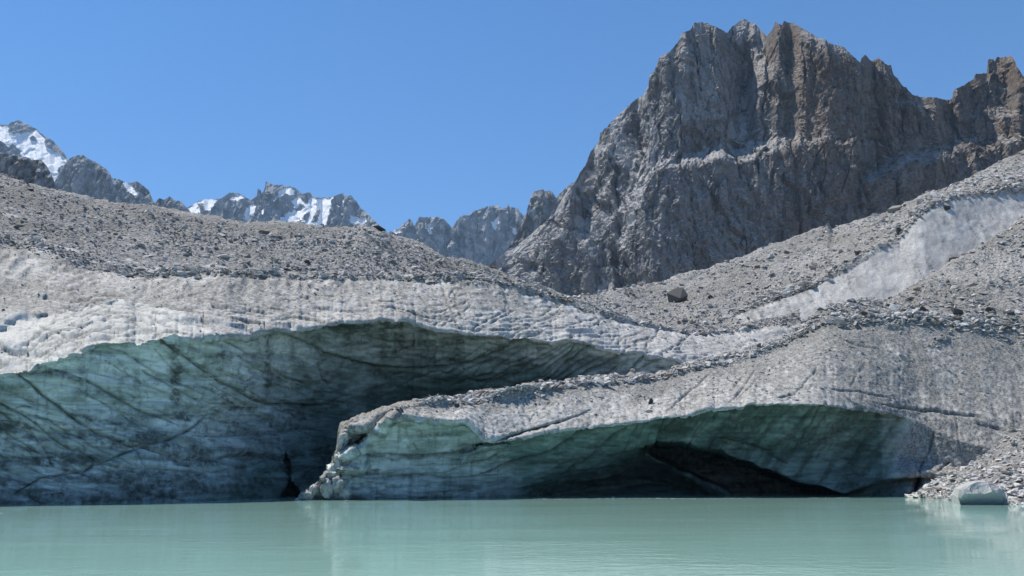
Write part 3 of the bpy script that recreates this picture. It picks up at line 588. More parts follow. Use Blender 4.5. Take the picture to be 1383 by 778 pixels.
# ------------------------------------------------------------------ mountains
def build_mountain():
    cols = np.concatenate([np.arange(640, 1450, 1.35), np.arange(1450, 1950, 2.5)]).astype(np.float32)
    sky_l = [(640, 372), (662, 357), (695, 334), (723, 311), (743, 297), (752, 281), (760, 267), (775, 248), (778, 242), (790, 223), (799, 203), (809, 191), (810, 182), (820, 171), (829, 161), (842, 150), (856, 136), (869, 127), (876, 116), (878, 103), (886, 93), (891, 78), (903, 74), (910, 65), (917, 57), (921, 46), (932, 42), (938, 32), (950, 32), (961, 35), (968, 37), (978, 42), (981, 45), (988, 38), (998, 31), (1004, 27), (1011, 30), (1018, 32), (1026, 39), (1034, 47), (1037, 48), (1042, 42), (1045, 36), (1047, 29), (1053, 34), (1056, 34), (1059, 29), (1071, 33), (1083, 40), (1096, 48), (1105, 54), (1120, 59), (1130, 63), (1139, 66), (1142, 70), (1149, 76), (1161, 87), (1162, 82), (1168, 75), (1174, 83), (1177, 85), (1185, 81), (1194, 88), (1203, 90), (1206, 104), (1212, 109), (1219, 119), (1225, 121), (1232, 128), (1240, 131), (1251, 132), (1262, 132), (1273, 135), (1284, 137), (1286, 126), (1290, 121), (1303, 115), (1311, 109), (1315, 107), (1317, 100), (1333, 99), (1334, 80), (1341, 81), (1343, 84), (1345, 78), (1366, 78), (1369, 84), (1377, 97), (1383, 109), (1410, 140), (1450, 150), (1500, 130), (1600, 90), (1680, 120), (1750, 90), (1850, 160), (1950, 240)]
    top = cur(sky_l, cols) + 1.1 * noise(cols * .33, 0 * cols, 0 * cols, 407) + .9 * noise(cols * .8, 0 * cols, 0 * cols, 408)
    foot = cur([(640, 390), (700, 420), (790, 425), (880, 410), (980, 380), (1100, 335), (1200, 315), (1383, 240), (1600, 170), (1950, 280)], cols)
    foot = np.maximum(foot, top + 12)
    R_ = 330
    s = np.linspace(0, 1, R_)[:, None]
    X = np.repeat(cols[None, :], R_, 0); Y = (foot[None, :] * (1 - s) + top[None, :] * s).astype(np.float32)
    wx_ = 7 * fbm(X * .03, Y * .03, 0 * X, 4, 401); wy_ = 7 * fbm(X * .03 + 30, Y * .03, 0 * X, 4, 402)
    Xw, Yw = X + wx_, Y + wy_
    # how far the rock leans back (horizontal metres per metre of height)
    cot = .20 - .06 * sstep(1040, 1140, X)
    left = sstep(905, 860, Xw + .10 * (Yw - 200)); cot = cot + left * .95
    upper = sstep(890, 920, Xw) * sstep(1050, 1020, Xw + .25 * (Yw - 60)) * sstep(215, 190, Yw); cot = cot + .30 * upper
    wl = sstep(.12, .30, fbm(Xw * .028, Yw * .016, 0 * X, 3, 404) + .25 * noise(Xw * .12, Yw * .07, 0 * X, 403)); cot = cot * (1 - .9 * wl * np.maximum(left, upper))
    def zone(poly, v, soft=5):
        nonlocal cot
        f = sstep(-soft, soft, poly_sd(Xw, Yw, poly)); cot = cot * (1 - f) + v * f
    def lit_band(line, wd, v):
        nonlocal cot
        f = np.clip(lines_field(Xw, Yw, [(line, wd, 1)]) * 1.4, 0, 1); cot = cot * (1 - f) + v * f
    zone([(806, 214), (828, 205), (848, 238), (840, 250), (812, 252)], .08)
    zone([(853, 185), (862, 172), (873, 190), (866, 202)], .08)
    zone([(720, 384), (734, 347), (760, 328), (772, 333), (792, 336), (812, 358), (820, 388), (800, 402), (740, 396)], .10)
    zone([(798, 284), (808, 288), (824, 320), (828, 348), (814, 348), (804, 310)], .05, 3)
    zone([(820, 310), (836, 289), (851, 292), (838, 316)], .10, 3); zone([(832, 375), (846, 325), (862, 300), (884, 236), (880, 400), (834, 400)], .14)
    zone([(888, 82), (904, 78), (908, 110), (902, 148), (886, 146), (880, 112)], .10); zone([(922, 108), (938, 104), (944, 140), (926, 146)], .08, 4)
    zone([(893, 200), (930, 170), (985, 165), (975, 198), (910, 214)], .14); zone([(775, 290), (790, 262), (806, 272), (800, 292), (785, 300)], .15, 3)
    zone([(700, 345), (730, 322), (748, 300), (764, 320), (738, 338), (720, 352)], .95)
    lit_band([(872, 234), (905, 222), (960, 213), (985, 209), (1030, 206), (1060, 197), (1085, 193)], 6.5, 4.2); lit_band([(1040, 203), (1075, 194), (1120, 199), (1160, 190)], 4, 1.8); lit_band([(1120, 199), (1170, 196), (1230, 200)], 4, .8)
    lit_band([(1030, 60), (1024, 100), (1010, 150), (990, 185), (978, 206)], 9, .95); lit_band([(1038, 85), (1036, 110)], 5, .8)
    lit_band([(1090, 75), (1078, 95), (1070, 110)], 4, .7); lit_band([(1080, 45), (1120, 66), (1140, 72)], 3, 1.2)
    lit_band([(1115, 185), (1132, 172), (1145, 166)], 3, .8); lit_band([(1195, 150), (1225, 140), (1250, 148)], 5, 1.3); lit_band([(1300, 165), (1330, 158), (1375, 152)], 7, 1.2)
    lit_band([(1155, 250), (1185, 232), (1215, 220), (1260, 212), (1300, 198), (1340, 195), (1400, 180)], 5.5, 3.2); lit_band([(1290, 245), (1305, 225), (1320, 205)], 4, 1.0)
    cot = cot * np.exp((.25 + .5 * left) * fbm(X * .07, Y * .05, 0 * X, 4, 405))
    cot = np.clip(cot, .02, 5)
    D0 = smooth1(cur([(640, 805), (690, 792), (780, 766), (840, 736), (890, 712), (940, 720), (1000, 735), (1100, 745), (1250, 750), (1383, 770), (1600, 790), (1950, 900)], cols), 30)
    D = np.zeros_like(Y); D[0] = D0
    for i in range(1, R_):
        dz = z_of(Y[i], D[i - 1]) - z_of(Y[i - 1], D[i - 1])
        D[i] = D[i - 1] + cot[i] * dz
    # keep neighbouring columns together
    k = np.hanning(21)[1:-1]; k /= k.sum()
    D = np.apply_along_axis(lambda r: np.convolve(np.pad(r, (9, 9), 'edge'), k, 'valid'), 1, D)
    V = P(X, Y, D); x, y, z = V[..., 0], V[..., 1], V[..., 2]
    q = x * .95 - .3 * y + 0
    lw = sstep(960, 840, X)[..., None]; N = np.array([-.12, -.97, .2]) * (1 - lw) + np.array([-.5, -.78, .38]) * lw
    qw = q + 6 * fbm(q * .012, z * .012, 0 * q, 2, 410); zw = z + 6 * fbm(q * .012 + 9, z * .012, 0 * q, 2, 411)
    jx = 5 * fbm(q * .05, z * .05, 0 * q, 4, 412); d = 6 * facet((qw + 1.6 * jx + .12 * zw) / 80, zw / 210, 1, 1.1, .7) + 11 * facet((qw + jx + .2 * zw) / 34, (zw + jx) / 90, 2, 1, .8) + 4.5 * facet((qw - .15 * zw) / 14, zw / 34, 3, 1, .9) + 1.5 * facet(qw / 5.5, zw / 12, 4, 1, .9)
    d = d + 5 * ridged(qw * .03, z * .005, 0 * q, 5, 415) * (1 - left) + .9 * facet(qw / 2.6, zw / 4, 7, 1, .9) + .6 * fbm(q * .35, z * .3, 0 * q, 3, 416)
    q3 = qw + .8 * d * N[..., 1] * -1; d = d + 1.9 * facet(q3 / 7, (zw + .2 * q3) / 9, 8, 1, 1.1) + .9 * facet((q3 + .3 * zw) / 3.2, zw / 4.2, 9, 1, 1.1)
    g = lines_field(Xw, Yw, [([(1039, 48), (1036, 80), (1034, 130), (1030, 200)], 2.4, 1), ([(1232, 145), (1238, 165), (1246, 185)], 1.8, 1), ([(1100, 215), (1135, 195), (1165, 178), (1175, 168)], 1.8, .8), ([(1162, 182), (1190, 195), (1206, 208)], 1.8, .8), ([(1356, 100), (1360, 140)], 1.6, .9), ([(935, 300), (938, 370)], 3, .8), ([(905, 260), (900, 340)], 3, .7), ([(990, 260), (1000, 330)], 2, .6), ([(1206, 245), (1208, 275)], 2, .8)])
    g = np.maximum(g, .8 * np.clip(1 - np.abs(noise(qw * .045 + .3 * noise(qw * .02, zw * .02, 0 * q, 418), zw * .004, 0 * q, 417)) / .035, 0, 1) * (1 - left) * sstep(-.1, .2, noise(qw * .02, zw * .012, 0 * q, 419)))
    d = d - 6 * g + left * (4.5 * facet((qw + .6 * zw) / 22, (zw - .3 * qw) / 26, 5, 1, 1.1) + 2.4 * facet((qw - .5 * zw) / 9, zw / 10, 6, 1, 1.1))
    fade = np.minimum(1, (top[None, :] * 0 + (Y - top[None, :])) / 26 * .75 + .25)
    V = V + (d * fade)[..., None] * N
    brown = np.clip(sstep(1000, 1130, X + 25 * noise(X * .03, Y * .03, 0 * X, 420)) * 1.0 + .40 * sstep(860, 930, X) + .3 * fbm(X * .02, Y * .01, 0 * X, 3, 421), 0, 1) * (1 - .8 * left)
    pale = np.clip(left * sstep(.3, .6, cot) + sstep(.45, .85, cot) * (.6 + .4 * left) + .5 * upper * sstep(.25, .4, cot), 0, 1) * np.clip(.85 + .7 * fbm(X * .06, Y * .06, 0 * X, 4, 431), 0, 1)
    # back side
    zt = V[-1, :, 2]; ext = []
    for dd, dz in ((12, 14), (60, 90), (250, 320), (500, 700)):
        b = V[-1].copy(); b[:, 1] += dd; b[:, 0] *= 1 + dd / 900; b[:, 2] = np.maximum(zt - dz, -5); ext.append(b)
    V = np.concatenate([V, np.array(ext)], 0); br = np.concatenate([brown, np.repeat(brown[-1:], 4, 0)], 0); pale = np.concatenate([pale, np.repeat(pale[-1:], 4, 0)], 0)
    o = mesh_obj('mountain', V.reshape(-1, 3), quads(*V.shape[:2]), M_ROCK, dict(brown=br, pale=pale), False)
    return props(o, 'structure', 'huge grey and brown rock mountain with vertical walls above the moraine', 'mountain')
build_mountain()

def build_peak(name, label, sky_l, foot_py, D0, cot, brown, seed, snow=(), rock=(), cell=1.0, side=0.0, snow_auto=None):
    u = D0 / F_PX                                         # metres per photo pixel out there
    x0, x1 = sky_l[0][0], sky_l[-1][0]
    cols = np.arange(x0, x1 + .1, 1.25).astype(np.float32)
    top = cur(sky_l, cols) + 1.2 * noise(cols * .45, 0 * cols, 0 * cols, seed) + .9 * noise(cols * .9, 0 * cols, 0 * cols, seed + 40)
    foot = np.maximum(cur(foot_py, cols), top + 4)
    R_ = int(max(24, (foot - top).max() / 1.1)); s = np.linspace(0, 1, R_)[:, None]
    X = np.repeat(cols[None, :], R_, 0); Y = (foot[None, :] * (1 - s) + top[None, :] * s).astype(np.float32)
    ct = np.clip(cot * np.exp(.45 * fbm(X * .10, Y * .07, 0 * X, 4, seed + 1)), .1, 3)
    sn = np.full(X.shape, -99.0, np.float32)
    wob = 2.2 * fbm(X * .22, Y * .22, 0 * X, 4, seed + 2)
    for p in snow: sn = np.maximum(sn, poly_sd(X + wob, Y + wob, p))
    for p in rock: sn = np.minimum(sn, -poly_sd(X + wob, Y - wob, p))
    sm = sstep(-1.0, 1.0, sn); ct = ct * (1 - sm) + .95 * sm
    D = np.zeros_like(Y); D[0] = D0 + side * (cols - x0) * u
    for i in range(1, R_):
        D[i] = D[i - 1] + ct[i] * (z_of(Y[i], D[i - 1]) - z_of(Y[i - 1], D[i - 1]))
    k = np.hanning(9)[1:-1]; k /= k.sum()
    D = np.apply_along_axis(lambda r: np.convolve(np.pad(r, (3, 3), 'edge'), k, 'valid'), 1, D)
    V = P(X, Y, D); q = V[..., 0] / u; z = V[..., 2] / u
    d = 11 * facet((q + .2 * z) / (26 * cell), z / (48 * cell), seed + 3, 1, .8) + 6 * facet((q - .3 * z) / (11 * cell), z / (20 * cell), seed + 4, 1, .9) + 2.6 * facet(q / 5, z / 8, seed + 5, 1, .9) + 3.0 * ridged(q * .05, z * .012, 0 * q, 4, seed + 6)
    d = d * u * (1 - .75 * sm) * cell
    V = V + (d * np.minimum(1, (Y - top[None, :]) / 10 * .8 + .2))[..., None] * np.array([-.15, -.95, .25])
    if snow_auto:
        N = normals(V); a = fbm(q * .10, z * .14, 0 * q, 4, seed + 8) + 1.3 * (np.abs(N[..., 2]) - .55) + snow_auto
        sn = np.maximum(sn, np.where(a > .38, 3, -99))
    ext = []
    for dd, dz in ((30 * u, 25 * u), (120 * u, 150 * u), (300 * u, 420 * u)):
        b = V[-1].copy(); b[:, 1] += dd; b[:, 2] = np.maximum(b[:, 2] - dz, -5); ext.append(b)
    V2 = np.concatenate([V, np.array(ext)], 0); pad = lambda a: np.concatenate([a, np.repeat(a[-1:], 3, 0)], 0)
    m = mat_rock(name + '_rock', u)
    o = grid_parts(V2, dict(brown=pad(np.clip(brown * (.6 + 1.2 * fbm(X * .06, Y * .02, 0 * X, 3, seed + 9)), 0, 1)), pale=pad(np.clip(.35 + .8 * fbm(X * .10, Y * .10, 0 * X, 4, seed + 10), 0, 1))), [('snow_field', fmask(pad(sn)) > 0, M_SNOW, True), (name, None, m, False)])
    return props(o, 'structure', label, 'mountain')
A_SN = [(-200, 60), (-90, 110), (0, 171), (11, 171), (14, 180), (28, 184), (40, 180), (49, 176), (60, 187), (64, 200), (76, 206), (90, 215), (84, 226), (76, 250), (66, 236), (55, 222), (35, 212), (28, 214), (27, 203), (17, 194), (12, 199), (5, 193), (-3, 196), (-30, 190), (-200, 150)]
build_peak('snowy_peak', 'snow covered rocky peak at the far left edge of the valley', [(-260, 40), (-100, 100), (0, 168), (11, 169), (14, 166), (24, 162), (36, 168), (49, 174), (60, 184), (70, 189), (81, 200), (90, 212), (100, 226), (125, 250)], [(-260, 300), (125, 300)], 3300, .55, .25, 501,
           [A_SN, [(78, 245), (92, 218), (98, 225), (86, 250)]], [[(41, 186), (49, 186), (51, 192), (44, 192)]], side=.0)
build_peak('rock_peak', 'steep grey and brown rock peak right of the snowy peak at far left', [(70, 252), (84, 228), (94, 215), (102, 210), (113, 210), (122, 216), (131, 220), (143, 228), (150, 236), (152, 242), (160, 242), (165, 244), (169, 247), (177, 247), (185, 245), (194, 251), (201, 257), (207, 272), (222, 285)], [(70, 310), (222, 310)], 2500, .30, .55, 521,
           [[(167, 248), (176, 248), (182, 258), (190, 262), (184, 266), (172, 258)], [(152, 244), (156, 242), (155, 248)]], snow_auto=-.25)
build_peak('dark_cliff', 'low dark rock cliff rising behind the rubble crest at far left', [(-200, 170), (-60, 196), (0, 206), (17, 210), (43, 216), (56, 216), (64, 225), (71, 238), (76, 254), (84, 275)], [(-200, 290), (84, 290)], 620, .22, .30, 541)
build_peak('rock_knob', 'small dark rocky knob on the skyline left of the snow range', [(200, 290), (209, 276), (212, 270), (216, 268), (223, 270), (229, 265), (235, 270), (244, 272), (252, 280), (264, 294)], [(200, 310), (264, 310)], 1900, .3, .1, 561, cell=.6)
E_SN = [[(253, 281), (274, 270), (293, 270), (287, 282), (279, 286), (272, 272), (268, 300), (248, 300)], [(310, 268), (326, 264), (332, 268), (318, 272)], [(330, 298), (336, 282), (342, 275), (345, 278), (338, 300)], [(371, 271), (380, 258), (392, 253), (400, 258), (396, 264), (384, 266), (374, 272)], [(352, 290), (356, 280), (359, 282), (357, 292)],
        [(370, 306), (382, 292), (400, 284), (394, 272), (404, 266), (412, 275), (422, 268), (433, 270), (451, 267), (448, 278), (440, 306)], [(458, 282), (462, 272), (466, 268), (464, 280)], [(472, 300), (478, 292), (486, 296), (484, 304)], [(484, 300), (494, 294), (498, 300), (488, 306)]]
build_peak('snow_range', 'jagged far mountain range with large snow fields in the middle left', [(238, 300), (253, 280), (274, 270), (293, 269), (299, 268), (310, 260), (325, 262), (333, 268), (340, 270), (347, 264), (348, 255), (351, 255), (353, 261), (357, 256), (359, 245), (370, 250), (382, 250), (386, 253), (390, 251), (400, 255), (408, 262), (418, 260), (423, 265), (431, 268), (451, 266), (453, 264), (463, 260), (465, 265), (474, 264), (482, 273), (488, 282), (496, 287), (502, 295), (512, 304), (524, 315), (540, 326)], [(238, 330), (540, 340)], 3400, .45, .08, 581,
           E_SN, [[(420, 300), (428, 284), (434, 282), (430, 300)], [(404, 300), (414, 288), (420, 286), (412, 304)], [(398, 284), (406, 274), (412, 280), (404, 286)], [(446, 300), (450, 280), (456, 300)]], snow_auto=-.30)
build_peak('rock_range', 'jagged bluish far rock wall with thin snow gullies beyond the saddle', [(505, 325), (530, 312), (541, 308), (544, 302), (549, 301), (553, 295), (558, 301), (559, 306), (563, 299), (566, 293), (581, 294), (593, 293), (601, 297), (608, 305), (610, 308), (614, 303), (620, 294), (628, 290), (634, 292), (638, 286), (650, 282), (660, 279), (673, 278), (677, 282), (684, 281), (686, 275), (688, 280), (699, 281), (703, 288), (712, 294), (740, 310)], [(505, 350), (600, 385), (740, 385)], 3300, .26, .12, 601,
           [[(530, 313), (540, 310), (543, 316), (536, 318)], [(578, 303), (582, 302), (583, 316), (580, 318)], [(662, 297), (668, 302), (674, 296), (672, 308), (668, 312)], [(655, 284), (660, 281), (659, 288)], [(692, 316), (697, 307), (697, 318)]], snow_auto=-.42)
build_peak('brown_peak', 'blocky brown rock peak just left of the big mountain', [(680, 345), (700, 312), (711, 289), (713, 279), (718, 264), (721, 259), (733, 256), (737, 259), (742, 258), (747, 261), (751, 268), (758, 260), (766, 252), (776, 246), (800, 236), (830, 245)], [(680, 385), (830, 385)], 1700, .30, .75, 621,
           [[(708, 293), (718, 283), (722, 288), (713, 293)]])

# ------------------------------------------------------------------ stones
def stone_proto(seed, flat=.7, pts=13):
    r = random.Random(seed); bm = bmesh.new()
    for _ in range(pts):
        v = Vector((r.gauss(0, 1), r.gauss(0, 1), r.gauss(0, 1))).normalized() * r.uniform(.8, 1.1)
        bm.verts.new((v.x, v.y * r.uniform(.75, 1), v.z * flat))
    res = bmesh.ops.convex_hull(bm, input=bm.verts)
    bmesh.ops.delete(bm, geom=list({g for g in res['geom_interior'] + res['geom_unused'] if isinstance(g, bmesh.types.BMVert)}), context='VERTS')
    bmesh.ops.triangulate(bm, faces=bm.faces)
    bm.verts.index_update()
    V = np.array([v.co[:] for v in bm.verts], np.float32); Ft = np.array([[v.index for v in f.verts] for f in bm.faces], np.int32)
    bm.free(); return V / 1.0, Ft
PROTO = [stone_proto(900 + i, [.35, .45, .6, .75][i % 4], 10) for i in range(24)]
def rand_rot(n, lean=.5):
    a = rng.uniform(0, 2 * np.pi, n); b = rng.normal(0, lean, n); c_ = rng.normal(0, lean, n)
    ca, sa, cb, sb, cc, scn = np.cos(a), np.sin(a), np.cos(b), np.sin(b), np.cos(c_), np.sin(c_)
    Z = np.zeros(n); O = np.ones(n)
    Rz = np.stack([np.stack([ca, -sa, Z], -1), np.stack([sa, ca, Z], -1), np.stack([Z, Z, O], -1)], 1)
    Rx = np.stack([np.stack([O, Z, Z], -1), np.stack([Z, cb, -sb], -1), np.stack([Z, sb, cb], -1)], 1)
    Ry = np.stack([np.stack([cc, Z, scn], -1), np.stack([Z, O, Z], -1), np.stack([-scn, Z, cc], -1)], 1)
    return Rx @ Ry @ Rz
def scatter(name, pos, nrm, size, label, tone_shift=0.0):
    n = len(pos); pick = rng.integers(0, len(PROTO), n); rot = rand_rot(n, .34); f1 = fbm(pos[:, 0] * .05, pos[:, 1] * .05, pos[:, 2] * .08, 4, 701); f2 = fbm(pos[:, 0] * .07 + 9, pos[:, 1] * .05, pos[:, 2] * .1, 4, 702)
    size = size * np.clip(np.exp(.65 * f1), .45, 1.8); tone = np.clip(rng.beta(2.2, 2.0, n) + tone_shift + .22 * f2, 0, .955)
    tone = np.where(rng.uniform(0, 1, n) < .03, .98, tone)
    scl = size[:, None] * np.stack([rng.uniform(.7, 1.25, n), rng.uniform(.6, 1.0, n), rng.uniform(.5, .95, n)], -1)
    Vs, Fs, Ts, off = [], [], [], 0
    for k, (pv, pf) in enumerate(PROTO):
        i = np.where(pick == k)[0]
        if len(i) == 0: continue
        v = np.einsum('nij,nkj->nki', rot[i], pv[None] * scl[i][:, None, :]) + (pos[i] + nrm[i] * (size[i] * .18)[:, None])[:, None, :]
        m = len(pv); Vs.append(v.reshape(-1, 3)); Ts.append(np.repeat(tone[i], m))
        Fs.append((pf[None] + (off + np.arange(len(i)) * m)[:, None, None]).reshape(-1, 3)); off += len(i) * m
    o = mesh_obj(name, np.concatenate(Vs), np.concatenate(Fs), M_STONES, dict(tone=np.concatenate(Ts)), False)
    return props(o, 'stuff', label, 'rubble')
def pick_on(layer, weight, n):
    L = LAYERS[layer]; wgt = (weight * (L['Y'] < 720) * (L['X'] > -230) * (L['X'] < 1590)).ravel().astype(float)
    i = rng.choice(wgt.size, n, p=wgt / wgt.sum())
    p = L['V'].reshape(-1, 3)[i].copy(); nn = L['N'].reshape(-1, 3)[i]
    nn = nn * np.sign(nn[:, 2:3] + 1e-6)
    jit = (L['V'].reshape(-1, 3)[np.clip(i + 1, 0, wgt.size - 1)] - p); jit[np.linalg.norm(jit, axis=1) > 2] = 0
    p += jit * rng.uniform(-.5, .5, (n, 1))
    return p, nn
def sizes(n, lo, hi, a=2.2):
    u = rng.uniform(0, 1, n); return (lo ** -a + u * (hi ** -a - lo ** -a)) ** (-1 / a)
G = LAYERS['glacier']; Mo = LAYERS['moraine']
p, n = pick_on('moraine', np.exp(-((Mo['K'] - 2.01) / .03) ** 2) * (Mo['X'] > 970), 900); scatter('rubble', p, n, sizes(len(p), .2, .8, 1.9), 'stones lining the rim of the bare ice strip', -.2)
T = LAYERS['tongue']
vis = (G['K'] < 7.15)
p, n = pick_on('glacier', np.clip(G['deb'] - .2, 0, 1) * vis, 16000); scatter('rubble', p, n, sizes(len(p), .09, .5, 2.3), 'grey angular rubble covering the left glacier crest')
p, n = pick_on('glacier', (G['K'] > 4.2) * (G['K'] < 6) * (.3 + (G['K'] > 5.1)), 1500); scatter('rubble', p, n, sizes(len(p), .05, .22, 1.8), 'pebbles scattered over the bare ice slope of the left glacier', -.15)
wgt = np.exp(-((G['K'] - 6.0) / .07) ** 2)
p, n = pick_on('glacier', wgt, 2400); scatter('rubble', p, n, sizes(len(p), .12, .6, 1.9), 'stones melting out along the ice edge of the left glacier', -.12)
p, n = pick_on('tongue', np.clip(T['deb'] - .2, 0, 1) * (T['K'] < 7.1), 9500); scatter('rubble', p, n, sizes(len(p), .09, .55, 2.2), 'grey slabby rubble covering the right glacier tongue')
p, n = pick_on('tongue', (T['K'] > 4.1) * (T['K'] < 6) * (.3 + (T['K'] > 5.1)) * (T['X'] > 520), 1700); scatter('rubble', p, n, sizes(len(p), .05, .24, 1.8), 'pebbles scattered over the bare ice slope of the right tongue', -.15)
wgt = np.exp(-((T['K'] - 6.0) / .08) ** 2) * (T['X'] > 520)
p, n = pick_on('tongue', wgt, 2400); scatter('rubble', p, n, sizes(len(p), .12, .6, 1.9), 'stones melting out along the ice edge of the right tongue', -.15)
p, n = pick_on('moraine', Mo['deb'], 13000); scatter('rubble', p, n, sizes(len(p), .14, .85, 2.2), 'grey angular rubble covering the moraine slope')
p, n = pick_on('bank', LAYERS['bank']['deb'], 3600); scatter('rubble', p, n, sizes(len(p), .10, .42), 'loose angular stones of the bank at the right shore', .12)

# single stones: the largest ones, each an object of its own
def stone_mesh(seed, colour, flat=.7, pts=20):
    V, Ft = stone_proto(seed, flat, pts); me = bpy.data.meshes.new('stone')
    me.from_pydata(V.tolist(), [], Ft.tolist()); me.materials.append(M_S[colour]); me.update(); return me
STONE = {(cname, k): stone_mesh(1300 + 10 * ci + k, cname, [.5, .62, .75, .85, .95][k], 18) for ci, cname in enumerate(M_S) for k in range(5)}
def at(layer, px, py):
    L = LAYERS[layer]; d = np.hypot(L['X'] - px, L['Y'] - py) + 1e3 * (L['K'] > 7.2 if layer != 'moraine' else L['K'] > 3.2)
    i = np.unravel_index(np.argmin(d), d.shape); nn = L['N'][i]; return L['V'][i], nn * (1 if nn[2] > 0 else -1)
def boulder(name, pos, nrm, sx_, sy_, sz_, colour, k, label, group=None, rz=None, cat='boulder', lift=.3):
    o = bpy.data.objects.new(name, STONE[(colour, k)]); C.objects.link(o)
    o.location = Vector(pos) + Vector(nrm) * sz_ * lift; o.scale = (sx_, sy_, sz_)
    o.rotation_euler = (rng.normal(0, .18), rng.normal(0, .18), rng.uniform(0, 6.28) if rz is None else rz)
    return props(o, None, label, cat, group)
def px_boulder(layer, px, py, wpx, hpx, colour, k, label, rz=0.0):
    p, nn = at(layer, px, py); u = p[1] / F_PX
    return boulder('boulder', p, nn, wpx * u * .5, wpx * u * .42, hpx * u * .62, colour, k, label, rz=rz)
px_boulder('moraine', 915, 403, 37, 27, 'slate', 3, 'big blocky grey boulder alone on the middle moraine slope')
px_boulder('moraine', 958, 401, 11, 10, 'dark', 4, 'upright dark stone right of the big blocky boulder')
px_boulder('moraine', 950, 420, 12, 9, 'grey', 2, 'rounded grey stone below and right of the big blocky boulder')
px_boulder('moraine', 1290, 352, 26, 13, 'brown', 1, 'long brown slab lying at the foot of the bare white ice strip')
px_boulder('moraine', 1278, 282, 11, 11, 'dark', 3, 'dark triangular rock stuck in the upper bare ice strip')
px_boulder('moraine', 1219, 316, 11, 14, 'dark', 2, 'dark rock hanging at the left rim of the ice strip')
px_boulder('moraine', 1163, 346, 16, 12, 'dark', 3, 'dark angular boulder at the rim halfway along the ice strip')
px_boulder('moraine', 1147, 359, 11, 9, 'dark', 2, 'smaller dark stone just below the rim boulder of the ice strip')
px_boulder('moraine', 1210, 283, 24, 13, 'grey', 2, 'rounded grey boulder against the dark foot of the mountain')
px_boulder('moraine', 1262, 262, 16, 13, 'pale', 4, 'pale block on top of the rim above the ice strip')
px_boulder('moraine', 1243, 275, 14, 12, 'grey', 3, 'grey block on the corner of the rim above the ice strip')
px_boulder('moraine', 1374, 252, 26, 12, 'pale', 0, 'pale flat slab on the rim at the right edge above the ice strip')
px_boulder('tongue', 1207, 421, 15, 15, 'pale', 4, 'pale round boulder on the rubble edge above the brown mud fan')
px_boulder('tongue', 1245, 421, 12, 13, 'dark', 4, 'dark round stone right of the pale round boulder')
px_boulder('tongue', 1292, 424, 18, 16, 'dark', 3, 'big dark block at the rubble edge on the right')
px_boulder('tongue', 1335, 426, 16, 15, 'dark', 2, 'dark pointed block hanging over the ice at the right')
px_boulder('tongue', 1362, 424, 16, 12, 'dark', 3, 'dark block nearest the right edge of the rubble rim')
px_boulder('tongue', 1168, 429, 12, 13, 'dark', 2, 'dark pointed stone under the rubble rim left of the pale boulder')
px_boulder('tongue', 879, 547, 7, 10, 'dark', 4, 'small black stone alone on the grey ice above the cave')
px_boulder('tongue', 617, 549, 8, 12, 'dark', 3, 'black upright block on the left end of the ice tongue')
px_boulder('tongue', 1001, 480, 12, 10, 'dark', 2, 'dark stone on the dirt ledge in the middle of the right tongue')
px_boulder('tongue', 896, 505, 9, 12, 'dark', 3, 'dark stone at the lower end of the dirt ledge')
px_boulder('glacier', 512, 306, 22, 8, 'dark', 1, 'flat dark slab on the skyline crest of the left glacier')
px_boulder('glacier', 357, 314, 17, 8, 'brown', 1, 'brown flat block below the crest of the left glacier')
px_boulder('glacier', 269, 313, 12, 7, 'grey', 2, 'grey block below the crest under the snow range')
px_boulder('glacier', 302, 346, 19, 10, 'pale', 1, 'pale tilted slab in the middle of the left rubble slope')
px_boulder('glacier', 52, 311, 20, 8, 'grey', 1, 'grey slab at far left near the start of the bare ice')
px_boulder('glacier', 22, 308, 22, 7, 'grey', 0, 'long thin grey slab at the far left edge of the rubble')
px_boulder('glacier', 401, 318, 12, 7, 'dark', 2, 'dark tilted stone near the left glacier crest')
px_boulder('glacier', 333, 355, 16, 8, 'grey', 1, 'wide grey block right below the pale tilted slab')

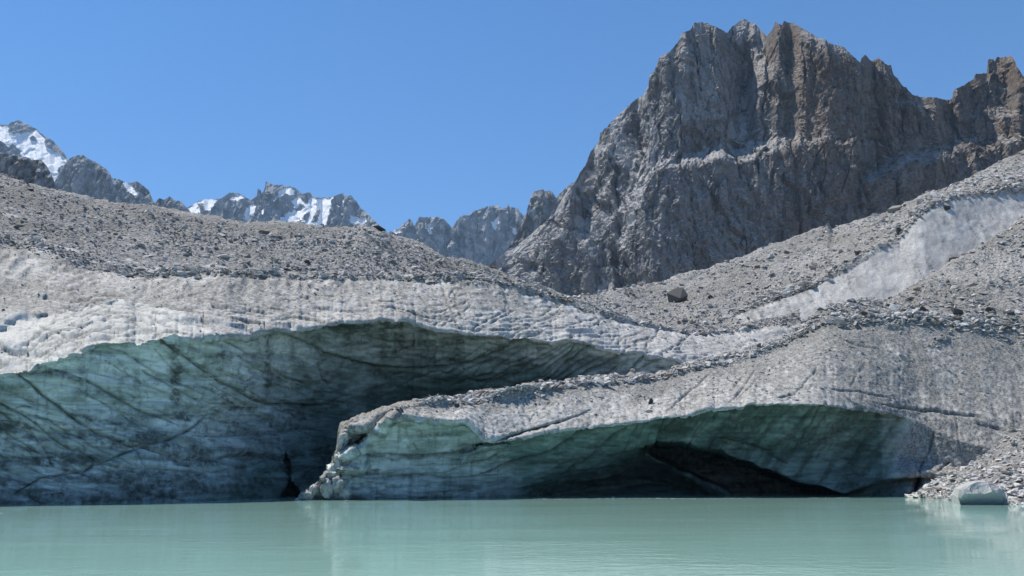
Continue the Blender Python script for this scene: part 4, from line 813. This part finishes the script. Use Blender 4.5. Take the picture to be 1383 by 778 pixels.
# the white boulder standing in the lake
def lake_boulder():
    u = 52.0 / F_PX
    bm = bmesh.new(); c0 = P(np.float32(1328), np.float32(684), np.float32(52.4)); 
    front = [(-33, -2), (-33.5, 10), (-31, 23), (-20, 27), (-6, 33), (8, 34), (22, 25), (30, 17), (32, 8), (31, -2)]
    mid = [(-30, -2), (-31, 14), (-26, 25), (-14, 31), (0, 35), (12, 35), (24, 28), (31, 20), (33, 9), (32, -2)]
    back = [(-22, -2), (-23, 12), (-18, 20), (-8, 25), (2, 28), (12, 28), (20, 22), (25, 15), (27, 7), (26, -2)]
    low = [(-31, -2), (-32, 8), (-29, 17), (-17, 17), (-5, 14), (6, 20), (19, 16), (28, 12), (30, 6), (29, -2)]
    rings = []
    for prof, dy in ((low, -.62), (front, -.1), (mid, .7), (back, 1.7)):
        rings.append([bm.verts.new((c0[0] + a * u + random.uniform(-.03, .03), c0[1] + dy + random.uniform(-.08, .08), b * u * (.88 if b > 0 else 1))) for a, b in prof])
    for r0, r1 in zip(rings, rings[1:]):
        for i in range(len(r0) - 1): bm.faces.new((r0[i], r0[i + 1], r1[i + 1], r1[i]))
    bm.faces.new(rings[0][::-1]); bm.faces.new(rings[-1])
    bmesh.ops.triangulate(bm, faces=[f for f in bm.faces if len(f.verts) > 4])
    for v in rings[0]: v.co.y += max(0, 1 - v.co.z / .8) * .9
    bmesh.ops.recalc_face_normals(bm, faces=bm.faces)
    bmesh.ops.subdivide_edges(bm, edges=bm.edges, cuts=3, use_grid_fill=True)
    for v in bm.verts:
        v.co += .07 * float(fbm(v.co.x * 1.4, v.co.y * 1.4, v.co.z * 1.4, 4, 811)) * Vector((.6, -1, .7))
    me = bpy.data.meshes.new('boulder'); bm.to_mesh(me); bm.free(); me.materials.append(mat_stone('white_stone', (.31, .31, .30), (.41, .41, .40)))
    o = bpy.data.objects.new('boulder', me); C.objects.link(o)
    props(o, None, 'big white boulder standing in the lake at the right shore', 'boulder')
lake_boulder()

# many more single stones, larger than the rubble between them
COL_W = {'grey': .55, 'pale': .22, 'dark': .13, 'brown': .10}
def where_on(layer, q):
    px = CX + F_PX * q[0] / (q[1] * cp + (q[2] - CAM_Z) * sp)      # how far right it lies, as the camera sees it
    if layer == 'glacier':
        return ['in the rubble below the dark cliff at the far left', 'in the rubble below the snow range, left of its towers', 'in the rubble below the towers of the snow range', 'in the rubble right of the snow range, under the crest', 'in the rubble sloping down to the saddle'][int(np.searchsorted([130, 330, 480, 610], px))]
    if layer == 'moraine':
        return ['in the rubble left of the big blocky boulder', 'in the rubble just right of the big blocky boulder', 'in the rubble between blocky boulder and ice strip', 'in the rubble beside the upper end of the ice strip'][int(np.searchsorted([900, 1000, 1130], px))]
    if layer == 'tongue':
        return ['on the dirt ledge left of the rubble heap', 'on the rubble heap left of the pale round boulder', 'on the right rubble above the brown mud fan', 'on the right rubble near the picture edge'][int(np.searchsorted([1080, 1200, 1310], px))]
    return ['at the tip of the right shore bank', 'behind the white lake boulder on the bank', 'on the bank right of the white lake boulder'][int(np.searchsorted([1290, 1355], px))]
def many(layer, weight, count, lo, hi, group):
    p, nn = pick_on(layer, weight, count); mid = lo * 1.45
    for i in range(count):
        cname = str(rng.choice(list(COL_W), p=list(COL_W.values()))); k = int(rng.integers(0, 5)); s_ = float(sizes(1, lo, hi, 1.8)[0])
        shape = ('large ' if s_ > mid else 'small ') + cname + (' flat slab' if k < 2 else ' blocky stone')
        boulder('stone', p[i], nn[i], s_ * rng.uniform(.8, 1.25), s_ * rng.uniform(.6, .95), s_ * rng.uniform(.5, .85), cname, k, f'{shape} {where_on(layer, p[i])}', group, cat='stone', lift=.2)
many('glacier', np.clip(G['deb'] - .85, 0, 1) * (G['K'] < 7.02) * (G['X'] > -5), 85, .27, .62 , 'stones on the left glacier crest')
many('moraine', Mo['deb'] * (Mo['X'] < 1390) * (Mo['X'] > 790) * (Mo['Y'] < 450), 75, .42, 1.0, 'stones on the moraine slope')
many('tongue', np.clip(T['deb'] - .85, 0, 1) * (T['K'] < 7.02) * (T['X'] < 1390) * (T['X'] > 1000), 75, .28, .65, 'stones on the right tongue')
many('bank', LAYERS['bank']['deb'] * (LAYERS['bank']['X'] < 1390), 60, .17, .36, 'stones on the right shore bank')

# rounded ice lumps at the foot of the tongue's left end
def lump(px, py, wpx, hpx, D):
    bm = bmesh.new(); bmesh.ops.create_icosphere(bm, subdivisions=4, radius=1); u = D / F_PX; c0 = P(np.float32(px), np.float32(py), np.float32(D)); sd = random.randint(0, 999)
    for v in bm.verts:
        k = 1 + .28 * float(fbm(v.co.x * 1.6 + sd, v.co.y * 1.6, v.co.z * 1.6, 4, 821))
        v.co = Vector((c0[0] + v.co.x * k * wpx * u / 2, c0[1] + v.co.y * k * wpx * u * .45, c0[2] + v.co.z * k * hpx * u / 2))
    V = np.array([v.co[:] for v in bm.verts]); bm.verts.index_update(); Ft = np.array([[v.index for v in f.verts] for f in bm.faces]); bm.free()
    o = mesh_obj('ice_lump', V, Ft, M_ICE, dict(fresh=np.full(len(V), .25), silt=np.full(len(V), .6), dirt=np.zeros(len(V))), True, tongue)
for a in [(414, 668, 22, 18, 61.5), (424, 660, 14, 18, 61.7), (442, 656, 20, 30, 61.6), (456, 652, 24, 26, 61.8), (466, 664, 18, 22, 61.8), (447, 640, 20, 12, 62.0), (470, 632, 34, 8, 62.2), (466, 622, 24, 7, 62.4)]: lump(a[0], a[1] + .1 * a[3], a[2] * .82, a[3] * .8, a[4])

# small pieces of ice adrift
for k, (px, py, wpx, label) in enumerate([(468, 675.5, 6, 'small white ice chunk afloat at the foot of the ice lumps'), (828, 671, 5, 'small white ice chunk afloat in front of the cave')]):
    V, Ft = stone_proto(1700 + k, .6, 16); D = CAM_Z * F_PX / (py - 640); u = D / F_PX; q = P(np.float32(px), np.float32(py), np.float32(D))
    V = V * np.array([wpx * u * .5, wpx * u * .4, wpx * u * .35]) + np.array([q[0], q[1], .03])
    props(mesh_obj('ice_chunk', V, Ft, M_ICE, dict(fresh=np.zeros(len(V)), silt=np.full(len(V), -.5), dirt=np.zeros(len(V)), clear=np.zeros(len(V))), False), None, label, 'ice chunk', 'ice chunks afloat')

# pale foam drifting along the foot of the cliff
def foam():
    V, Fq = [], []
    for (xa, xb, za, wd) in [(620, 900, 65, .22), (800, 1010, 66, .28), (960, 1236, 68, .26), (0, 40, 40, .2), (440, 480, 62, .3)]:
        n_ = int((xb - xa) / 2)
        for i in range(n_):
            if rng.uniform() < .35: continue
            px = xa + (xb - xa) * i / n_; D = za + 1.2 * math.sin(i * .07) + rng.normal(0, .12); X0 = (px - CX) / F_PX * D / cp; l = rng.uniform(.06, .16); w_ = wd * rng.uniform(.2, 1) * .5
            b = len(V); V += [(X0 - l, D - w_ * .6, .012), (X0 + l, D - w_, .012), (X0 + l * 1.1, D + w_ * .7, .012), (X0 - l * .9, D + w_, .012)]; Fq.append((b, b + 1, b + 2, b + 3))
    m = Mat('foam'); m.done((.62, .70, .67), .8, .2)
    props(mesh_obj('foam', np.array(V), np.array(Fq), m.m), 'stuff', 'thin broken line of pale foam on the water along the ice cliff', 'foam')
foam()

# ------------------------------------------------------------------ the valley air: far peaks fade to blue
def haze():
    m = bpy.data.materials.new('haze'); m.use_nodes = True; t = m.node_tree
    t.nodes.remove(t.nodes['Principled BSDF']); v = t.nodes.new('ShaderNodeVolumePrincipled')
    v.inputs['Color'].default_value = (.45, .70, 1.0, 1); v.inputs['Density'].default_value = 0.00007; v.inputs['Anisotropy'].default_value = .0
    t.links.new(v.outputs[0], t.nodes['Material Output'].inputs['Volume'])
    bm = bmesh.new(); bmesh.ops.create_cube(bm, size=1); me = bpy.data.meshes.new('haze'); 
    for w_ in bm.verts: w_.co = Vector((w_.co.x * 19000, 2000 + w_.co.y * 19000, -7.5 if w_.co.z < 0 else 2600))
    bm.to_mesh(me); bm.free(); me.materials.append(m)
    o = bpy.data.objects.new('haze', me); C.objects.link(o); props(o, 'stuff', 'thin blue mountain air between the lake and the far peaks', 'haze')
haze()
